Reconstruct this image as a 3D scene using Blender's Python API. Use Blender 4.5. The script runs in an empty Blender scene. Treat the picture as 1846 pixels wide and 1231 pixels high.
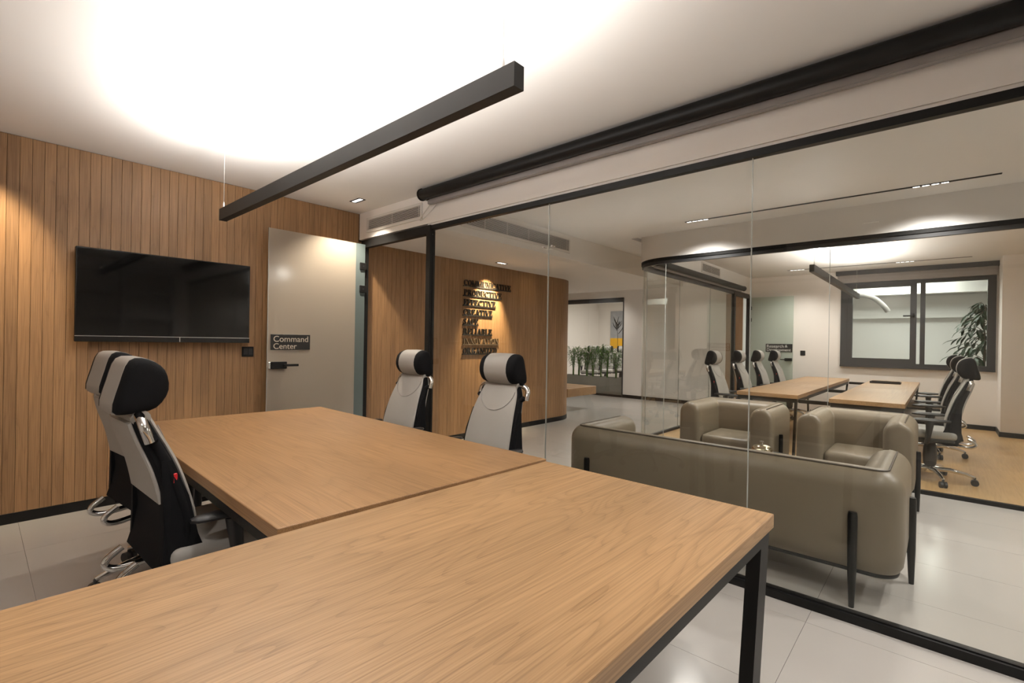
import bpy, bmesh, math, random
from mathutils import Vector, Matrix, Euler
random.seed(7)
PI = math.pi
scene = bpy.context.scene
C = scene.collection

# ------------------------------------------------------------------ camera
YAW = math.radians(41.8)          # view direction measured from +X towards +Y
ROLL = math.radians(0.95)
cam_d = bpy.data.cameras.new('camera')
cam_d.sensor_width = 36.0
cam_d.lens = 868.0 / 1846.0 * 36.0
cam_d.clip_start = 0.02
cam = bpy.data.objects.new('camera', cam_d)
C.objects.link(cam)
cam.matrix_world = (Matrix.Translation((0, 0, 1.30)) @ Matrix.Rotation(YAW - PI / 2, 4, 'Z')
                    @ Matrix.Rotation(PI / 2, 4, 'X') @ Matrix.Rotation(ROLL, 4, 'Z'))
scene.camera = cam

# ------------------------------------------------------------------ world, exposure
w = bpy.data.worlds.new('world')
scene.world = w
w.use_nodes = True
w.node_tree.nodes['Background'].inputs[0].default_value = (0.9, 0.93, 1.0, 1)
w.node_tree.nodes['Background'].inputs[1].default_value = 0.02
vs = scene.view_settings
vs.view_transform = 'Standard'
vs.look = 'None'
vs.gamma = 1.0
vs.use_curve_mapping = False
vs.exposure = 0.08
try:
    scene.cycles.transparent_max_bounces = 24
    scene.cycles.max_bounces = 10
    scene.cycles.diffuse_bounces = 6
except Exception:
    pass

# light levels (watts); each lamp is created with its fixture further down
P_PENDANT = 85.0
P_PENDANT_OFFICE = 95.0
P_DOWN = 60.0
P_TRACK = 125.0
P_ACCENT = 150.0
COL_NEUTRAL = (1.0, 0.955, 0.905)
COL_WARM = (1.0, 0.87, 0.71)
COL_GOLD = (1.0, 0.80, 0.52)
COL_COOL = (0.93, 1.0, 0.95)

# main planes of the place, metres
H_CEIL = 2.655
H_SOFF = 2.355
WY = 4.73       # timber wall
GX = 2.79       # glass between meeting room and lounge
RX = 5.67       # glass front of the far office
RY = 3.03       # glass side of the far office
WX = 10.83      # window wall of the far office
FX = 10.40      # wall at the end of the corridor

# ------------------------------------------------------------------ helpers
class MB:
    """collects shapes into one bmesh"""
    def __init__(self):
        self.b = bmesh.new()
    def box(self, x0, x1, y0, y1, z0, z1, bevel=0.0, seg=2):
        if bevel > 0:
            t = bmesh.new()
            bmesh.ops.create_cube(t, size=1)
            for v in t.verts:
                v.co = Vector(((x0 + x1) / 2 + v.co.x * (x1 - x0), (y0 + y1) / 2 + v.co.y * (y1 - y0), (z0 + z1) / 2 + v.co.z * (z1 - z0)))
            bmesh.ops.bevel(t, geom=list(t.edges), offset=bevel, segments=seg, profile=0.5, affect='EDGES')
            self.join(t)
            return self
        v = [self.b.verts.new((x, y, z)) for z in (z0, z1) for y in (y0, y1) for x in (x0, x1)]
        for f in ((0, 2, 3, 1), (4, 5, 7, 6), (0, 1, 5, 4), (2, 6, 7, 3), (0, 4, 6, 2), (1, 3, 7, 5)):
            self.b.faces.new([v[i] for i in f])
        return self
    def join(self, t):
        m = {}
        for v in t.verts:
            m[v] = self.b.verts.new(v.co)
        for f in t.faces:
            try:
                self.b.faces.new([m[v] for v in f.verts])
            except ValueError:
                pass
        t.free()
    def rings(self, rings, closed=True, caps=True):
        rv = [[self.b.verts.new(p) for p in r] for r in rings]
        n = len(rv[0])
        for a, c in zip(rv[:-1], rv[1:]):
            for i in range(n if closed else n - 1):
                j = (i + 1) % n
                self.b.faces.new((a[i], a[j], c[j], c[i]))
        if caps and closed:
            self.b.faces.new(list(reversed(rv[0])))
            self.b.faces.new(rv[-1])
        return self
    def tube(self, pts, r, n=10, caps=True):
        pts = [Vector(p) for p in pts]
        rs = r if isinstance(r, (list, tuple)) else [r] * len(pts)
        rings = []
        up = None
        for i, p in enumerate(pts):
            d = (pts[min(i + 1, len(pts) - 1)] - pts[max(i - 1, 0)]).normalized()
            if up is None:
                up = Vector((0, 0, 1)) if abs(d.z) < 0.9 else Vector((1, 0, 0))
            s = d.cross(up)
            if s.length < 1e-5:
                s = d.cross(Vector((0, 1, 0)))
            s.normalize()
            up = s.cross(d).normalized()
            rings.append([p + (s * math.cos(2 * PI * k / n) + up * math.sin(2 * PI * k / n)) * rs[i] for k in range(n)])
        return self.rings(rings, True, caps)
    def lathe(self, prof, n=20, cx=0, cy=0):
        return self.rings([[(cx + r * math.cos(2 * PI * k / n), cy + r * math.sin(2 * PI * k / n), z) for k in range(n)] for r, z in prof])
    def prism(self, poly, fn0, fn1):
        a = [self.b.verts.new(fn0(p)) for p in poly]
        c = [self.b.verts.new(fn1(p)) for p in poly]
        n = len(poly)
        self.b.faces.new(a)
        self.b.faces.new(list(reversed(c)))
        for i in range(n):
            j = (i + 1) % n
            self.b.faces.new((a[j], a[i], c[i], c[j]))
        return self
    def quad(self, *p):
        self.b.faces.new([self.b.verts.new(q) for q in p])
        return self
    def mesh(self, name, mat, smooth=None):
        bmesh.ops.recalc_face_normals(self.b, faces=list(self.b.faces))
        me = bpy.data.meshes.new(name)
        self.b.to_mesh(me)
        self.b.free()
        me.materials.append(mat)
        if smooth is not None:
            me.shade_smooth()
            try:
                me.set_sharp_from_angle(angle=math.radians(smooth))
            except Exception:
                pass
        return me
    def build(self, name, mat, parent=None, smooth=None):
        return link(name, self.mesh(name, mat, smooth), parent)

def link(name, me, parent=None):
    o = bpy.data.objects.new(name, me)
    C.objects.link(o)
    if parent:
        o.parent = parent
    return o

def tag(o, label, cat, group=None, kind=None):
    o['label'] = label
    o['category'] = cat
    if group:
        o['group'] = group
    if kind:
        o['kind'] = kind
    return o

def thing(name, label, cat, loc=(0, 0, 0), rz=0.0, group=None, kind=None):
    o = bpy.data.objects.new(name, None)
    C.objects.link(o)
    o.empty_display_size = 0.1
    o.location = loc
    o.rotation_euler = (0, 0, rz)
    return tag(o, label, cat, group, kind)

def copy_tree(o, parent=None):
    c = o.copy()
    C.objects.link(c)
    c.parent = parent
    for ch in o.children:
        copy_tree(ch, c)
    return c

def lamp(kind, name, loc, direction, power, col, parent=None, **kw):
    d = bpy.data.lights.new(name, kind)
    d.energy = power
    d.color = col
    for k, v in kw.items():
        setattr(d, k, v)
    o = bpy.data.objects.new(name, d)
    C.objects.link(o)
    o.rotation_euler = Vector(direction).to_track_quat('-Z', 'Y').to_euler()
    o.location = loc
    if parent:
        o.parent = parent
    return o

# ------------------------------------------------------------------ materials
def pmat(name, col, rough=0.5, metal=0.0, spec=0.5, emit=None, es=0.0, noise=None, bump=None, coat=0.0):
    m = bpy.data.materials.new(name)
    m.use_nodes = True
    nt = m.node_tree
    b = nt.nodes['Principled BSDF']
    b.inputs['Base Color'].default_value = (*col, 1)
    b.inputs['Roughness'].default_value = rough
    b.inputs['Metallic'].default_value = metal
    b.inputs['Specular IOR Level'].default_value = spec
    b.inputs['Coat Weight'].default_value = coat
    if emit:
        b.inputs['Emission Color'].default_value = (*emit, 1)
        b.inputs['Emission Strength'].default_value = es
    if noise:
        sc, amt = noise
        tc = nt.nodes.new('ShaderNodeTexCoord')
        nz = nt.nodes.new('ShaderNodeTexNoise')
        nz.inputs['Scale'].default_value = sc
        nz.inputs['Detail'].default_value = 4
        nt.links.new(tc.outputs['Object'], nz.inputs['Vector'])
        r = nt.nodes.new('ShaderNodeValToRGB')
        r.color_ramp.elements[0].position = 0.3
        r.color_ramp.elements[1].position = 0.7
        r.color_ramp.elements[0].color = (*[c * (1 - amt) for c in col], 1)
        r.color_ramp.elements[1].color = (*[min(1, c * (1 + amt)) for c in col], 1)
        nt.links.new(nz.outputs['Fac'], r.inputs['Fac'])
        nt.links.new(r.outputs['Color'], b.inputs['Base Color'])
    if bump:
        sc, st = bump
        tc = nt.nodes.new('ShaderNodeTexCoord')
        nz = nt.nodes.new('ShaderNodeTexNoise')
        nz.inputs['Scale'].default_value = sc
        nz.inputs['Detail'].default_value = 3
        bp = nt.nodes.new('ShaderNodeBump')
        bp.inputs['Strength'].default_value = st
        bp.inputs['Distance'].default_value = 0.002
        nt.links.new(tc.outputs['Object'], nz.inputs['Vector'])
        nt.links.new(nz.outputs['Fac'], bp.inputs['Height'])
        nt.links.new(bp.outputs['Normal'], b.inputs['Normal'])
    return m

def wood(name, axis, dark, mid, light, rough=0.42, ring=7.0, var=0.0, fine=150.0, ringmix=0.5, along=3.0, lines=13.0):
    """oak: fine pores along `axis`, wavy growth lines across it, optional change from piece to piece"""
    m = bpy.data.materials.new(name)
    m.use_nodes = True
    nt = m.node_tree
    N, L = nt.nodes, nt.links
    b = N['Principled BSDF']
    tc = N.new('ShaderNodeTexCoord')
    oi = N.new('ShaderNodeObjectInfo')
    mul = N.new('ShaderNodeMath'); mul.operation = 'MULTIPLY'; mul.inputs[1].default_value = 37.0
    L.new(oi.outputs['Random'], mul.inputs[0])
    add = N.new('ShaderNodeVectorMath'); add.operation = 'ADD'
    L.new(tc.outputs['Object'], add.inputs[0])
    L.new(mul.outputs[0], add.inputs[1])
    def mapping(along, across):
        mp = N.new('ShaderNodeMapping')
        s = [across] * 3
        s[axis] = along
        mp.inputs['Scale'].default_value = s
        L.new(add.outputs[0], mp.inputs['Vector'])
        return mp
    # growth lines
    mp = mapping(0.55, ring)
    warp = N.new('ShaderNodeTexNoise'); warp.inputs['Scale'].default_value = 1.0; warp.inputs['Detail'].default_value = 2.5
    L.new(mp.outputs[0], warp.inputs['Vector'])
    scl = N.new('ShaderNodeMath'); scl.operation = 'MULTIPLY'; scl.inputs[1].default_value = lines
    L.new(warp.outputs['Fac'], scl.inputs[0])
    frac = N.new('ShaderNodeMath'); frac.operation = 'FRACT'
    L.new(scl.outputs[0], frac.inputs[0])
    rr = N.new('ShaderNodeValToRGB')
    e = rr.color_ramp.elements
    e[0].position = 0.0; e[0].color = (*dark, 1)
    e[1].position = 1.0; e[1].color = (*mid, 1)
    k = e.new(0.22); k.color = (*mid, 1)
    k = e.new(0.65); k.color = (*light, 1)
    L.new(frac.outputs[0], rr.inputs['Fac'])
    # pores
    mp2 = mapping(along, fine)
    n2 = N.new('ShaderNodeTexNoise'); n2.inputs['Scale'].default_value = 1.0; n2.inputs['Detail'].default_value = 3.0
    L.new(mp2.outputs[0], n2.inputs['Vector'])
    r2 = N.new('ShaderNodeValToRGB')
    r2.color_ramp.elements[0].position = 0.36; r2.color_ramp.elements[0].color = (*dark, 1)
    r2.color_ramp.elements[1].position = 0.60; r2.color_ramp.elements[1].color = (*light, 1)
    L.new(n2.outputs['Fac'], r2.inputs['Fac'])
    mx = N.new('ShaderNodeMixRGB'); mx.inputs[0].default_value = ringmix
    L.new(r2.outputs['Color'], mx.inputs[1]); L.new(rr.outputs['Color'], mx.inputs[2])
    # broad tone
    mp3 = mapping(0.7, 3.0)
    n3 = N.new('ShaderNodeTexNoise'); n3.inputs['Scale'].default_value = 1.0; n3.inputs['Detail'].default_value = 2.0
    L.new(mp3.outputs[0], n3.inputs['Vector'])
    r3 = N.new('ShaderNodeMapRange'); r3.inputs[1].default_value = 0.3; r3.inputs[2].default_value = 0.7
    r3.inputs[3].default_value = 0.88; r3.inputs[4].default_value = 1.1
    L.new(n3.outputs['Fac'], r3.inputs[0])
    hv = N.new('ShaderNodeHueSaturation')
    L.new(mx.outputs[0], hv.inputs['Color'])
    if var > 0:
        vr = N.new('ShaderNodeMapRange'); vr.inputs[3].default_value = 1 - var; vr.inputs[4].default_value = 1 + var
        L.new(oi.outputs['Random'], vr.inputs[0])
        mm = N.new('ShaderNodeMath'); mm.operation = 'MULTIPLY'
        L.new(vr.outputs[0], mm.inputs[0]); L.new(r3.outputs[0], mm.inputs[1])
        L.new(mm.outputs[0], hv.inputs['Value'])
    else:
        L.new(r3.outputs[0], hv.inputs['Value'])
    L.new(hv.outputs[0], b.inputs['Base Color'])
    b.inputs['Roughness'].default_value = rough
    bp = N.new('ShaderNodeBump'); bp.inputs['Strength'].default_value = 0.12; bp.inputs['Distance'].default_value = 0.0015
    L.new(n2.outputs['Fac'], bp.inputs['Height'])
    L.new(bp.outputs['Normal'], b.inputs['Normal'])
    return m

def front_fresnel(nt, ior):
    # the pane is thin: no bending inside, so only the entering face reflects (both faces' share together)
    fr = nt.nodes.new('ShaderNodeFresnel'); fr.inputs['IOR'].default_value = ior
    ge = nt.nodes.new('ShaderNodeNewGeometry')
    iv = nt.nodes.new('ShaderNodeMath'); iv.operation = 'SUBTRACT'; iv.inputs[0].default_value = 1.0
    nt.links.new(ge.outputs['Backfacing'], iv.inputs[1])
    mu = nt.nodes.new('ShaderNodeMath'); mu.operation = 'MULTIPLY'
    nt.links.new(fr.outputs[0], mu.inputs[0]); nt.links.new(iv.outputs[0], mu.inputs[1])
    return mu

def glass_mat(name, tint, ior=1.45, rough=0.0):
    m = bpy.data.materials.new(name)
    m.use_nodes = True
    nt = m.node_tree
    nt.nodes.clear()
    out = nt.nodes.new('ShaderNodeOutputMaterial')
    tr = nt.nodes.new('ShaderNodeBsdfTransparent'); tr.inputs[0].default_value = (*tint, 1)
    gl = nt.nodes.new('ShaderNodeBsdfGlossy'); gl.inputs['Roughness'].default_value = rough
    gl.inputs['Color'].default_value = (0.95, 0.97, 0.95, 1)
    fr = front_fresnel(nt, ior)
    mx = nt.nodes.new('ShaderNodeMixShader')
    nt.links.new(fr.outputs[0], mx.inputs[0]); nt.links.new(tr.outputs[0], mx.inputs[1]); nt.links.new(gl.outputs[0], mx.inputs[2])
    nt.links.new(mx.outputs[0], out.inputs[0])
    return m

def frosted_mat(name, col, see=0.15):
    m = bpy.data.materials.new(name)
    m.use_nodes = True
    nt = m.node_tree
    nt.nodes.clear()
    out = nt.nodes.new('ShaderNodeOutputMaterial')
    di = nt.nodes.new('ShaderNodeBsdfDiffuse'); di.inputs[0].default_value = (*col, 1)
    tl = nt.nodes.new('ShaderNodeBsdfTranslucent'); tl.inputs[0].default_value = (*col, 1)
    tr = nt.nodes.new('ShaderNodeBsdfTransparent'); tr.inputs[0].default_value = (*col, 1)
    gl = nt.nodes.new('ShaderNodeBsdfGlossy'); gl.inputs['Roughness'].default_value = 0.12
    fr = front_fresnel(nt, 1.45)
    a = nt.nodes.new('ShaderNodeMixShader'); a.inputs[0].default_value = 0.45
    c = nt.nodes.new('ShaderNodeMixShader'); c.inputs[0].default_value = see
    d = nt.nodes.new('ShaderNodeMixShader')
    nt.links.new(di.outputs[0], a.inputs[1]); nt.links.new(tl.outputs[0], a.inputs[2])
    nt.links.new(a.outputs[0], c.inputs[1]); nt.links.new(tr.outputs[0], c.inputs[2])
    nt.links.new(fr.outputs[0], d.inputs[0]); nt.links.new(c.outputs[0], d.inputs[1]); nt.links.new(gl.outputs[0], d.inputs[2])
    nt.links.new(d.outputs[0], out.inputs[0])
    return m

OAK_D, OAK_M, OAK_L = (0.235, 0.134, 0.061), (0.365, 0.214, 0.101), (0.425, 0.258, 0.126)
M = {}
M['paint'] = pmat('white_paint', (0.80, 0.785, 0.765), 0.65, noise=(2.0, 0.012))
M['paint_lit'] = pmat('white_paint_lit', (0.90, 0.875, 0.85), 0.5, noise=(2.0, 0.01))  # ceiling paint made paler, standing in for light falling on the bulkhead
M['wallpaint'] = pmat('wall_paint', (0.80, 0.755, 0.71), 0.6, noise=(1.5, 0.012))
M['plank'] = wood('oak_plank', 2, (0.20, 0.108, 0.047), (0.30, 0.165, 0.074), (0.345, 0.195, 0.090), 0.5, ring=7.0, var=0.07, fine=240, ringmix=0.35)
M['desk'] = wood('oak_desk', 0, OAK_D, OAK_M, OAK_L, 0.40, ring=4.0, fine=210, ringmix=0.45, along=1.3, lines=30)
M['table'] = wood('oak_table', 1, (0.235, 0.128, 0.056), (0.335, 0.187, 0.084), (0.38, 0.216, 0.100), 0.40, ring=3.0, fine=260, ringmix=0.3, along=2.0, lines=18)
M['oakfloor'] = wood('oak_floor', 0, (0.48, 0.30, 0.125), (0.56, 0.36, 0.16), (0.60, 0.39, 0.18), 0.28, ring=4.0, fine=60, ringmix=0.3)
M['bench'] = wood('oak_bench', 1, OAK_D, OAK_M, OAK_L, 0.45)
M['tile'] = pmat('floor_tile', (0.43, 0.408, 0.380), 0.20, spec=0.5, noise=(1.2, 0.03))
M['grout'] = pmat('grout', (0.30, 0.285, 0.27), 0.8, noise=(20, 0.1))
M['black'] = pmat('black_metal', (0.009, 0.0088, 0.0085), 0.42, spec=0.25, noise=(6, 0.15))
M['lampblack'] = pmat('pendant_black', (0.022, 0.021, 0.020), 0.5, spec=0.4, noise=(5, 0.1))
M['recess'] = pmat('dark_recess', (0.035, 0.018, 0.008), 0.9, noise=(10, 0.1))
M['grey'] = pmat('grey_rail', (0.30, 0.28, 0.27), 0.5, noise=(8, 0.05))
M['glass'] = glass_mat('clear_glass', (0.96, 0.965, 0.955), 1.52)
M['glassedge'] = pmat('glass_edge', (0.45, 0.47, 0.45), 0.2, spec=0.8, noise=(10, 0.05))
M['frost'] = frosted_mat('frosted_glass', (0.62, 0.56, 0.47), 0.22)
M['frostg'] = frosted_mat('frosted_glass_green', (0.66, 0.72, 0.655), 0.10)
M['edgeblue'] = frosted_mat('clear_glass_strip', (0.30, 0.37, 0.37), 0.35)
M['chrome'] = pmat('chrome', (0.72, 0.72, 0.72), 0.09, metal=1.0, noise=(4, 0.02))
M['leather'] = pmat('grey_leather', (0.34, 0.323, 0.296), 0.5, bump=(220, 0.15))
M['seam'] = pmat('seam_thread', (0.30, 0.29, 0.27), 0.7, noise=(60, 0.1))
M['fabric'] = pmat('black_fabric', (0.008, 0.008, 0.009), 0.9, spec=0.15, bump=(400, 0.3))
M['plastic'] = pmat('black_plastic', (0.016, 0.016, 0.017), 0.42, noise=(9, 0.1))
M['red'] = pmat('red_plastic', (0.55, 0.012, 0.018), 0.4, noise=(9, 0.1))
M['sofa'] = pmat('taupe_leather', (0.182, 0.149, 0.101), 0.42, spec=0.5, bump=(160, 0.12))
M['pipe'] = pmat('dark_piping', (0.06, 0.045, 0.03), 0.5, noise=(30, 0.1))
M['screen'] = pmat('tv_screen', (0.004, 0.004, 0.004), 0.06, spec=0.5, noise=(3, 0.05))
M['bezel'] = pmat('tv_bezel', (0.008, 0.008, 0.008), 0.25, noise=(3, 0.05))
M['silver'] = pmat('silver_trim', (0.8, 0.8, 0.8), 0.2, metal=1.0, noise=(3, 0.02))
M['signblack'] = pmat('sign_black', (0.012, 0.011, 0.010), 0.45, noise=(5, 0.1))
M['signtext'] = pmat('sign_letters', (0.50, 0.44, 0.36), 0.5, noise=(5, 0.05))
M['signwhite'] = pmat('sign_letters_pale', (0.72, 0.72, 0.68), 0.5, noise=(5, 0.05))
M['bronze'] = pmat('bronze_letters', (0.16, 0.12, 0.08), 0.35, metal=0.4, noise=(30, 0.1))
M['vent'] = pmat('vent_white', (0.72, 0.70, 0.67), 0.5, noise=(5, 0.02))
M['ventdark'] = pmat('vent_inside', (0.02, 0.018, 0.016), 0.9, noise=(5, 0.1))
M['led'] = pmat('led', (1, 1, 1), 0.5, emit=(1.0, 0.96, 0.92), es=5.0, noise=(5, 0.02))
M['ledstrip'] = pmat('led_strip', (1, 1, 1), 0.5, emit=(1.0, 0.95, 0.88), es=4.0, noise=(5, 0.02))
M['winframe'] = pmat('window_frame', (0.030, 0.030, 0.032), 0.45, noise=(5, 0.1))
M['shade'] = pmat('grey_shade', (0.33, 0.30, 0.285), 0.8, noise=(50, 0.05))
M['leaf'] = pmat('dark_leaf', (0.016, 0.04, 0.013), 0.5, spec=0.3, noise=(8, 0.35))
M['palm'] = pmat('palm_leaf', (0.085, 0.175, 0.03), 0.6, spec=0.2, noise=(8, 0.4))
M['bark'] = pmat('bark', (0.10, 0.07, 0.045), 0.8, noise=(20, 0.3))
M['planter'] = pmat('planter_grey', (0.30, 0.285, 0.255), 0.5, noise=(4, 0.04))
M['soil'] = pmat('soil', (0.04, 0.03, 0.02), 0.95, noise=(40, 0.3))
M['cable'] = pmat('white_cable', (0.75, 0.73, 0.70), 0.5, noise=(5, 0.02))
M['artgrey'] = pmat('art_grey', (0.36, 0.37, 0.39), 0.7, noise=(6, 0.12))
M['artyellow'] = pmat('art_yellow', (0.85, 0.45, 0.01), 0.6, noise=(6, 0.06))
M['artblack'] = pmat('art_black', (0.015, 0.014, 0.014), 0.6, noise=(9, 0.1))
M['brass'] = pmat('pot_metal', (0.62, 0.56, 0.42), 0.08, metal=1.0, noise=(4, 0.03))
M['shelf'] = pmat('shelf_white', (0.62, 0.60, 0.57), 0.5, noise=(3, 0.02))

# ================================================================== SETTING
# ---- tiled floor
PX, PY = 0.603, 1.206
floor = MB().box(-1.9, 15.2, -2.6, 9.2, -0.12, -0.006).build('floor', M['grout'])
tag(floor, 'pale grey polished tile floor of the meeting room and lounge', 'floor', kind='structure')
tile_me = MB().box(0.0008, PX - 0.0008, 0.0008, PY - 0.0008, -0.006, 0.0).mesh('tile', M['tile'])
def add_tiles(x0, x1, y0, y1):
    i0 = math.floor((x0 - 0.218) / PX); i1 = math.ceil((x1 - 0.218) / PX)
    j0 = math.floor((y0 - 0.465) / PY); j1 = math.ceil((y1 - 0.465) / PY)
    for i in range(i0, i1):
        for j in range(j0, j1):
            ax, bx_ = 0.218 + i * PX, 0.218 + (i + 1) * PX
            ay, by_ = 0.465 + j * PY, 0.465 + (j + 1) * PY
            cx0, cx1, cy0, cy1 = max(ax, x0), min(bx_, x1), max(ay, y0), min(by_, y1)
            if cx1 - cx0 < 0.01 or cy1 - cy0 < 0.01:
                continue
            if cx1 - cx0 > PX - 0.001 and cy1 - cy0 > PY - 0.001:
                o = link('tile', tile_me, floor)
                o.location = (ax, ay, 0)
            else:
                MB().box(cx0 + .0008, cx1 - .0008, cy0 + .0008, cy1 - .0008, -0.006, 0).build('tile', M['tile'], floor)
add_tiles(-1.8, GX, -1.7, WY)
add_tiles(GX, RX, -2.5, WY + 0.02)
add_tiles(RX, FX, RY, 7.6)
add_tiles(FX, 15.0, 4.0, 9.0)
# ---- office floor
fo = MB().box(RX, WX, -2.5, RY, -0.005, 0.002).build('floor', M['oakfloor'])
tag(fo, 'honey oak floor of the far glass office', 'floor', kind='structure')

# ---- timber wall with single boards
wall = MB().box(-1.8, 6.52, WY + 0.012, WY + 0.14, 0.0, H_CEIL).build('wall_left', M['recess'])
tag(wall, 'wall of narrow vertical oak boards behind the television', 'wall', kind='structure')
PW = 0.0612
pl_a = MB().box(0.0009, PW - 0.0009, 0.0, 0.0125, 0.07, H_CEIL - 0.004, bevel=0.0007, seg=1).mesh('plank', M['plank'])
pl_b = MB().box(0.0009, PW - 0.0009, 0.0, 0.0125, 0.07, H_SOFF, bevel=0.0007, seg=1).mesh('plank', M['plank'])
x = 0.138 - 31 * PW
while x < GX - 0.03 - PW * 0.3:
    o = link('plank', pl_a, wall)
    o.location = (x, WY, 0)
    x += PW
while x < 6.50:
    o = link('plank', pl_b, wall)
    o.location = (x, WY, 0)
    x += PW
# rounded end of the timber wall
XE, RC = x, 0.62
na = int(RC * PI / 2 / PW)
core = MB()
core.rings([[(XE + (RC - .013) * math.sin(a), WY + RC - (RC - .013) * math.cos(a), z) for z in (0, H_SOFF)] for a in [PI / 2 * k / 16 for k in range(17)]], closed=False)
core.build('curved_core', M['recess'], wall)
for k in range(na + 1):
    a = (k + 0.5) * PW / RC
    o = link('plank', pl_b, wall)
    o.rotation_euler = (0, 0, a)
    c = Vector((XE + RC * math.sin(a), WY + RC - RC * math.cos(a), 0)) - Vector((math.cos(a), math.sin(a), 0)) * (PW / 2)
    o.location = c
wl2 = MB().box(XE + RC - 0.012, XE + RC - .001, WY + RC, 7.6, 0.0, H_SOFF).build('return_panel', M['plank'], wall)

bb = MB().box(-1.8, GX - 0.03, WY - 0.008, WY + 0.012, 0, 0.071).box(GX + 0.03, XE, WY - 0.008, WY + 0.012, 0, 0.071)
bb.rings([[(XE + r * math.sin(a), WY + RC - r * math.cos(a), z) for r, z in ((RC + .008, 0), (RC + .008, .071), (RC - .01, .071), (RC - .01, 0))] for a in [PI / 2 * k / 16 for k in range(17)]])
tag(bb.build('baseboard_left', M['black']), 'low black skirting under the oak boards', 'baseboard', kind='structure')

# ---- plain walls
def wallbox(name, label, b, mat='wallpaint', cat='wall'):
    m = MB()
    for q in b:
        m.box(*q)
    return tag(m.build(name, M[mat]), label, cat, kind='structure')
wallbox('wall_back', 'plain pale wall behind the viewer', [(-1.9, GX, -1.82, -1.70, 0, H_CEIL)])
wallbox('wall_front', 'plain pale side wall left of the viewer', [(-1.92, -1.80, -1.82, WY + .14, 0, H_CEIL)])
wallbox('wall_right', 'plain pale wall closing the lounge and office', [(GX, WX + .1, -2.62, -2.50, 0, 2.75)])
wf = wallbox('wall_far', 'pale wall around the office window with a corner pier', [
    (WX, WX + .14, -2.5, -0.63, 0, 2.75), (WX, WX + .14, 1.427, RY + 0.06, 0, 2.75),
    (WX, WX + .14, -0.63, 1.427, 0, 0.952), (WX, WX + .14, -0.63, 1.427, 2.482, 2.75),
    (10.20, WX, -2.5, -0.655, 0, 2.75)])
for b_, l_ in (((FX, FX + .12, RY + 0.33, 5.71, 0, H_CEIL), 'pale wall piece at the end of the corridor'),
               ((FX, FX + .12, 5.71, 7.7, 2.402, H_CEIL), 'pale wall strip above the planter opening'),
               ((FX, FX + .12, 7.6, 9.1, 0, H_CEIL), 'pale wall left of the planter opening'),
               ((7.1, FX, 7.6, 7.7, 0, H_CEIL), 'pale wall closing the corridor behind the oak wall')):
    wallbox('wall_end', l_, [b_])
for b_, l_ in (((14.6, 14.7, 3.9, 9.1, 0, H_CEIL), 'pale wall with the picture in the distant room'),
               ((FX, 14.7, 9.0, 9.1, 0, H_CEIL), 'pale left wall of the distant room'),
               ((FX + .12, 14.7, 3.9, 4.0, 0, H_CEIL), 'pale right wall of the distant room')):
    wallbox('wall_distant', l_, [b_])
wallbox('wall_courtyard', 'bright white wall seen through the office window', [
    (13.6, 13.7, -2.8, 3.4, 0, 2.9), (WX + .14, 13.7, 3.3, 3.4, 0, 2.9), (WX + .14, 13.7, -2.8, -2.7, 0, 2.9)], 'paint')
wd = MB().box(FX + .02, FX + .06, RY + 0.01, RY + 0.33, 0, H_SOFF).build('door_3', M['plank'])
tag(wd, 'narrow brown timber panel seen through the far office doorway', 'door', kind='structure')

# skirtings
m = MB().box(WX - .012, WX, -0.655, 1.9, 0, .075).box(10.188, 10.2, -2.5, -0.643, 0, .075).box(10.188, WX, -0.655, -0.643, 0, .075)
tag(m.build('baseboard_far', M['black']), 'black skirting along the office window wall', 'baseboard', kind='structure')
m = MB().box(FX - .012, FX, RY + 0.35, 5.71, 0, .075)
tag(m.build('baseboard_end', M['black']), 'black skirting on the wall at the corridor end', 'baseboard', kind='structure')

# ---- ceilings, soffit, bulkheads
cl = MB().box(-1.9, GX, -1.82, WY + .14, H_CEIL, H_CEIL + .1).build('ceiling', M['paint'])
tag(cl, 'white ceiling of the meeting room washed by the pendant', 'ceiling', kind='structure')
cl = MB().box(GX, RX, -2.6, WY + .14, H_CEIL + .001, H_CEIL + .1).build('ceiling', M['paint'])
tag(cl, 'white ceiling above the sofa lounge', 'ceiling', kind='structure')
cl = MB().box(RX, WX + .14, -2.6, RY + .1, 2.70, 2.80).build('ceiling', M['paint'])
tag(cl, 'white ceiling of the far glass office', 'ceiling', kind='structure')
cl = MB().box(RX, 14.7, RY, 9.1, H_CEIL + .002, H_CEIL + .1).build('ceiling', M['paint'])
tag(cl, 'white ceiling over the corridor and distant room', 'ceiling', kind='structure')
cl = MB().box(WX + .14, 13.7, -2.8, 3.4, 2.9, 3.0).build('ceiling', M['paint'])
tag(cl, 'white ceiling beyond the office window', 'ceiling', kind='structure')
fl = MB().box(WX + .14, 13.7, -2.8, 3.4, -0.1, 0.0).build('floor', M['tile'])
tag(fl, 'grey floor beyond the office window', 'floor', kind='structure')
sf = MB().box(GX + 0.03, 8.6, 3.54, WY + .14, H_SOFF, H_CEIL).box(XE, 8.6, WY + .14, 7.6, H_SOFF, H_CEIL)
tag(sf.build('trim_1', M['paint']), 'lowered white soffit along the oak wall outside the glass', 'soffit', kind='structure')
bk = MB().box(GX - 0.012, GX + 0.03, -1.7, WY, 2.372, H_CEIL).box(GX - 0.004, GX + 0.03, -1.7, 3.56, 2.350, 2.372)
tag(bk.build('trim_2', M['paint_lit']), 'white bulkhead band above the meeting room glass', 'bulkhead', kind='structure')

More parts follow.
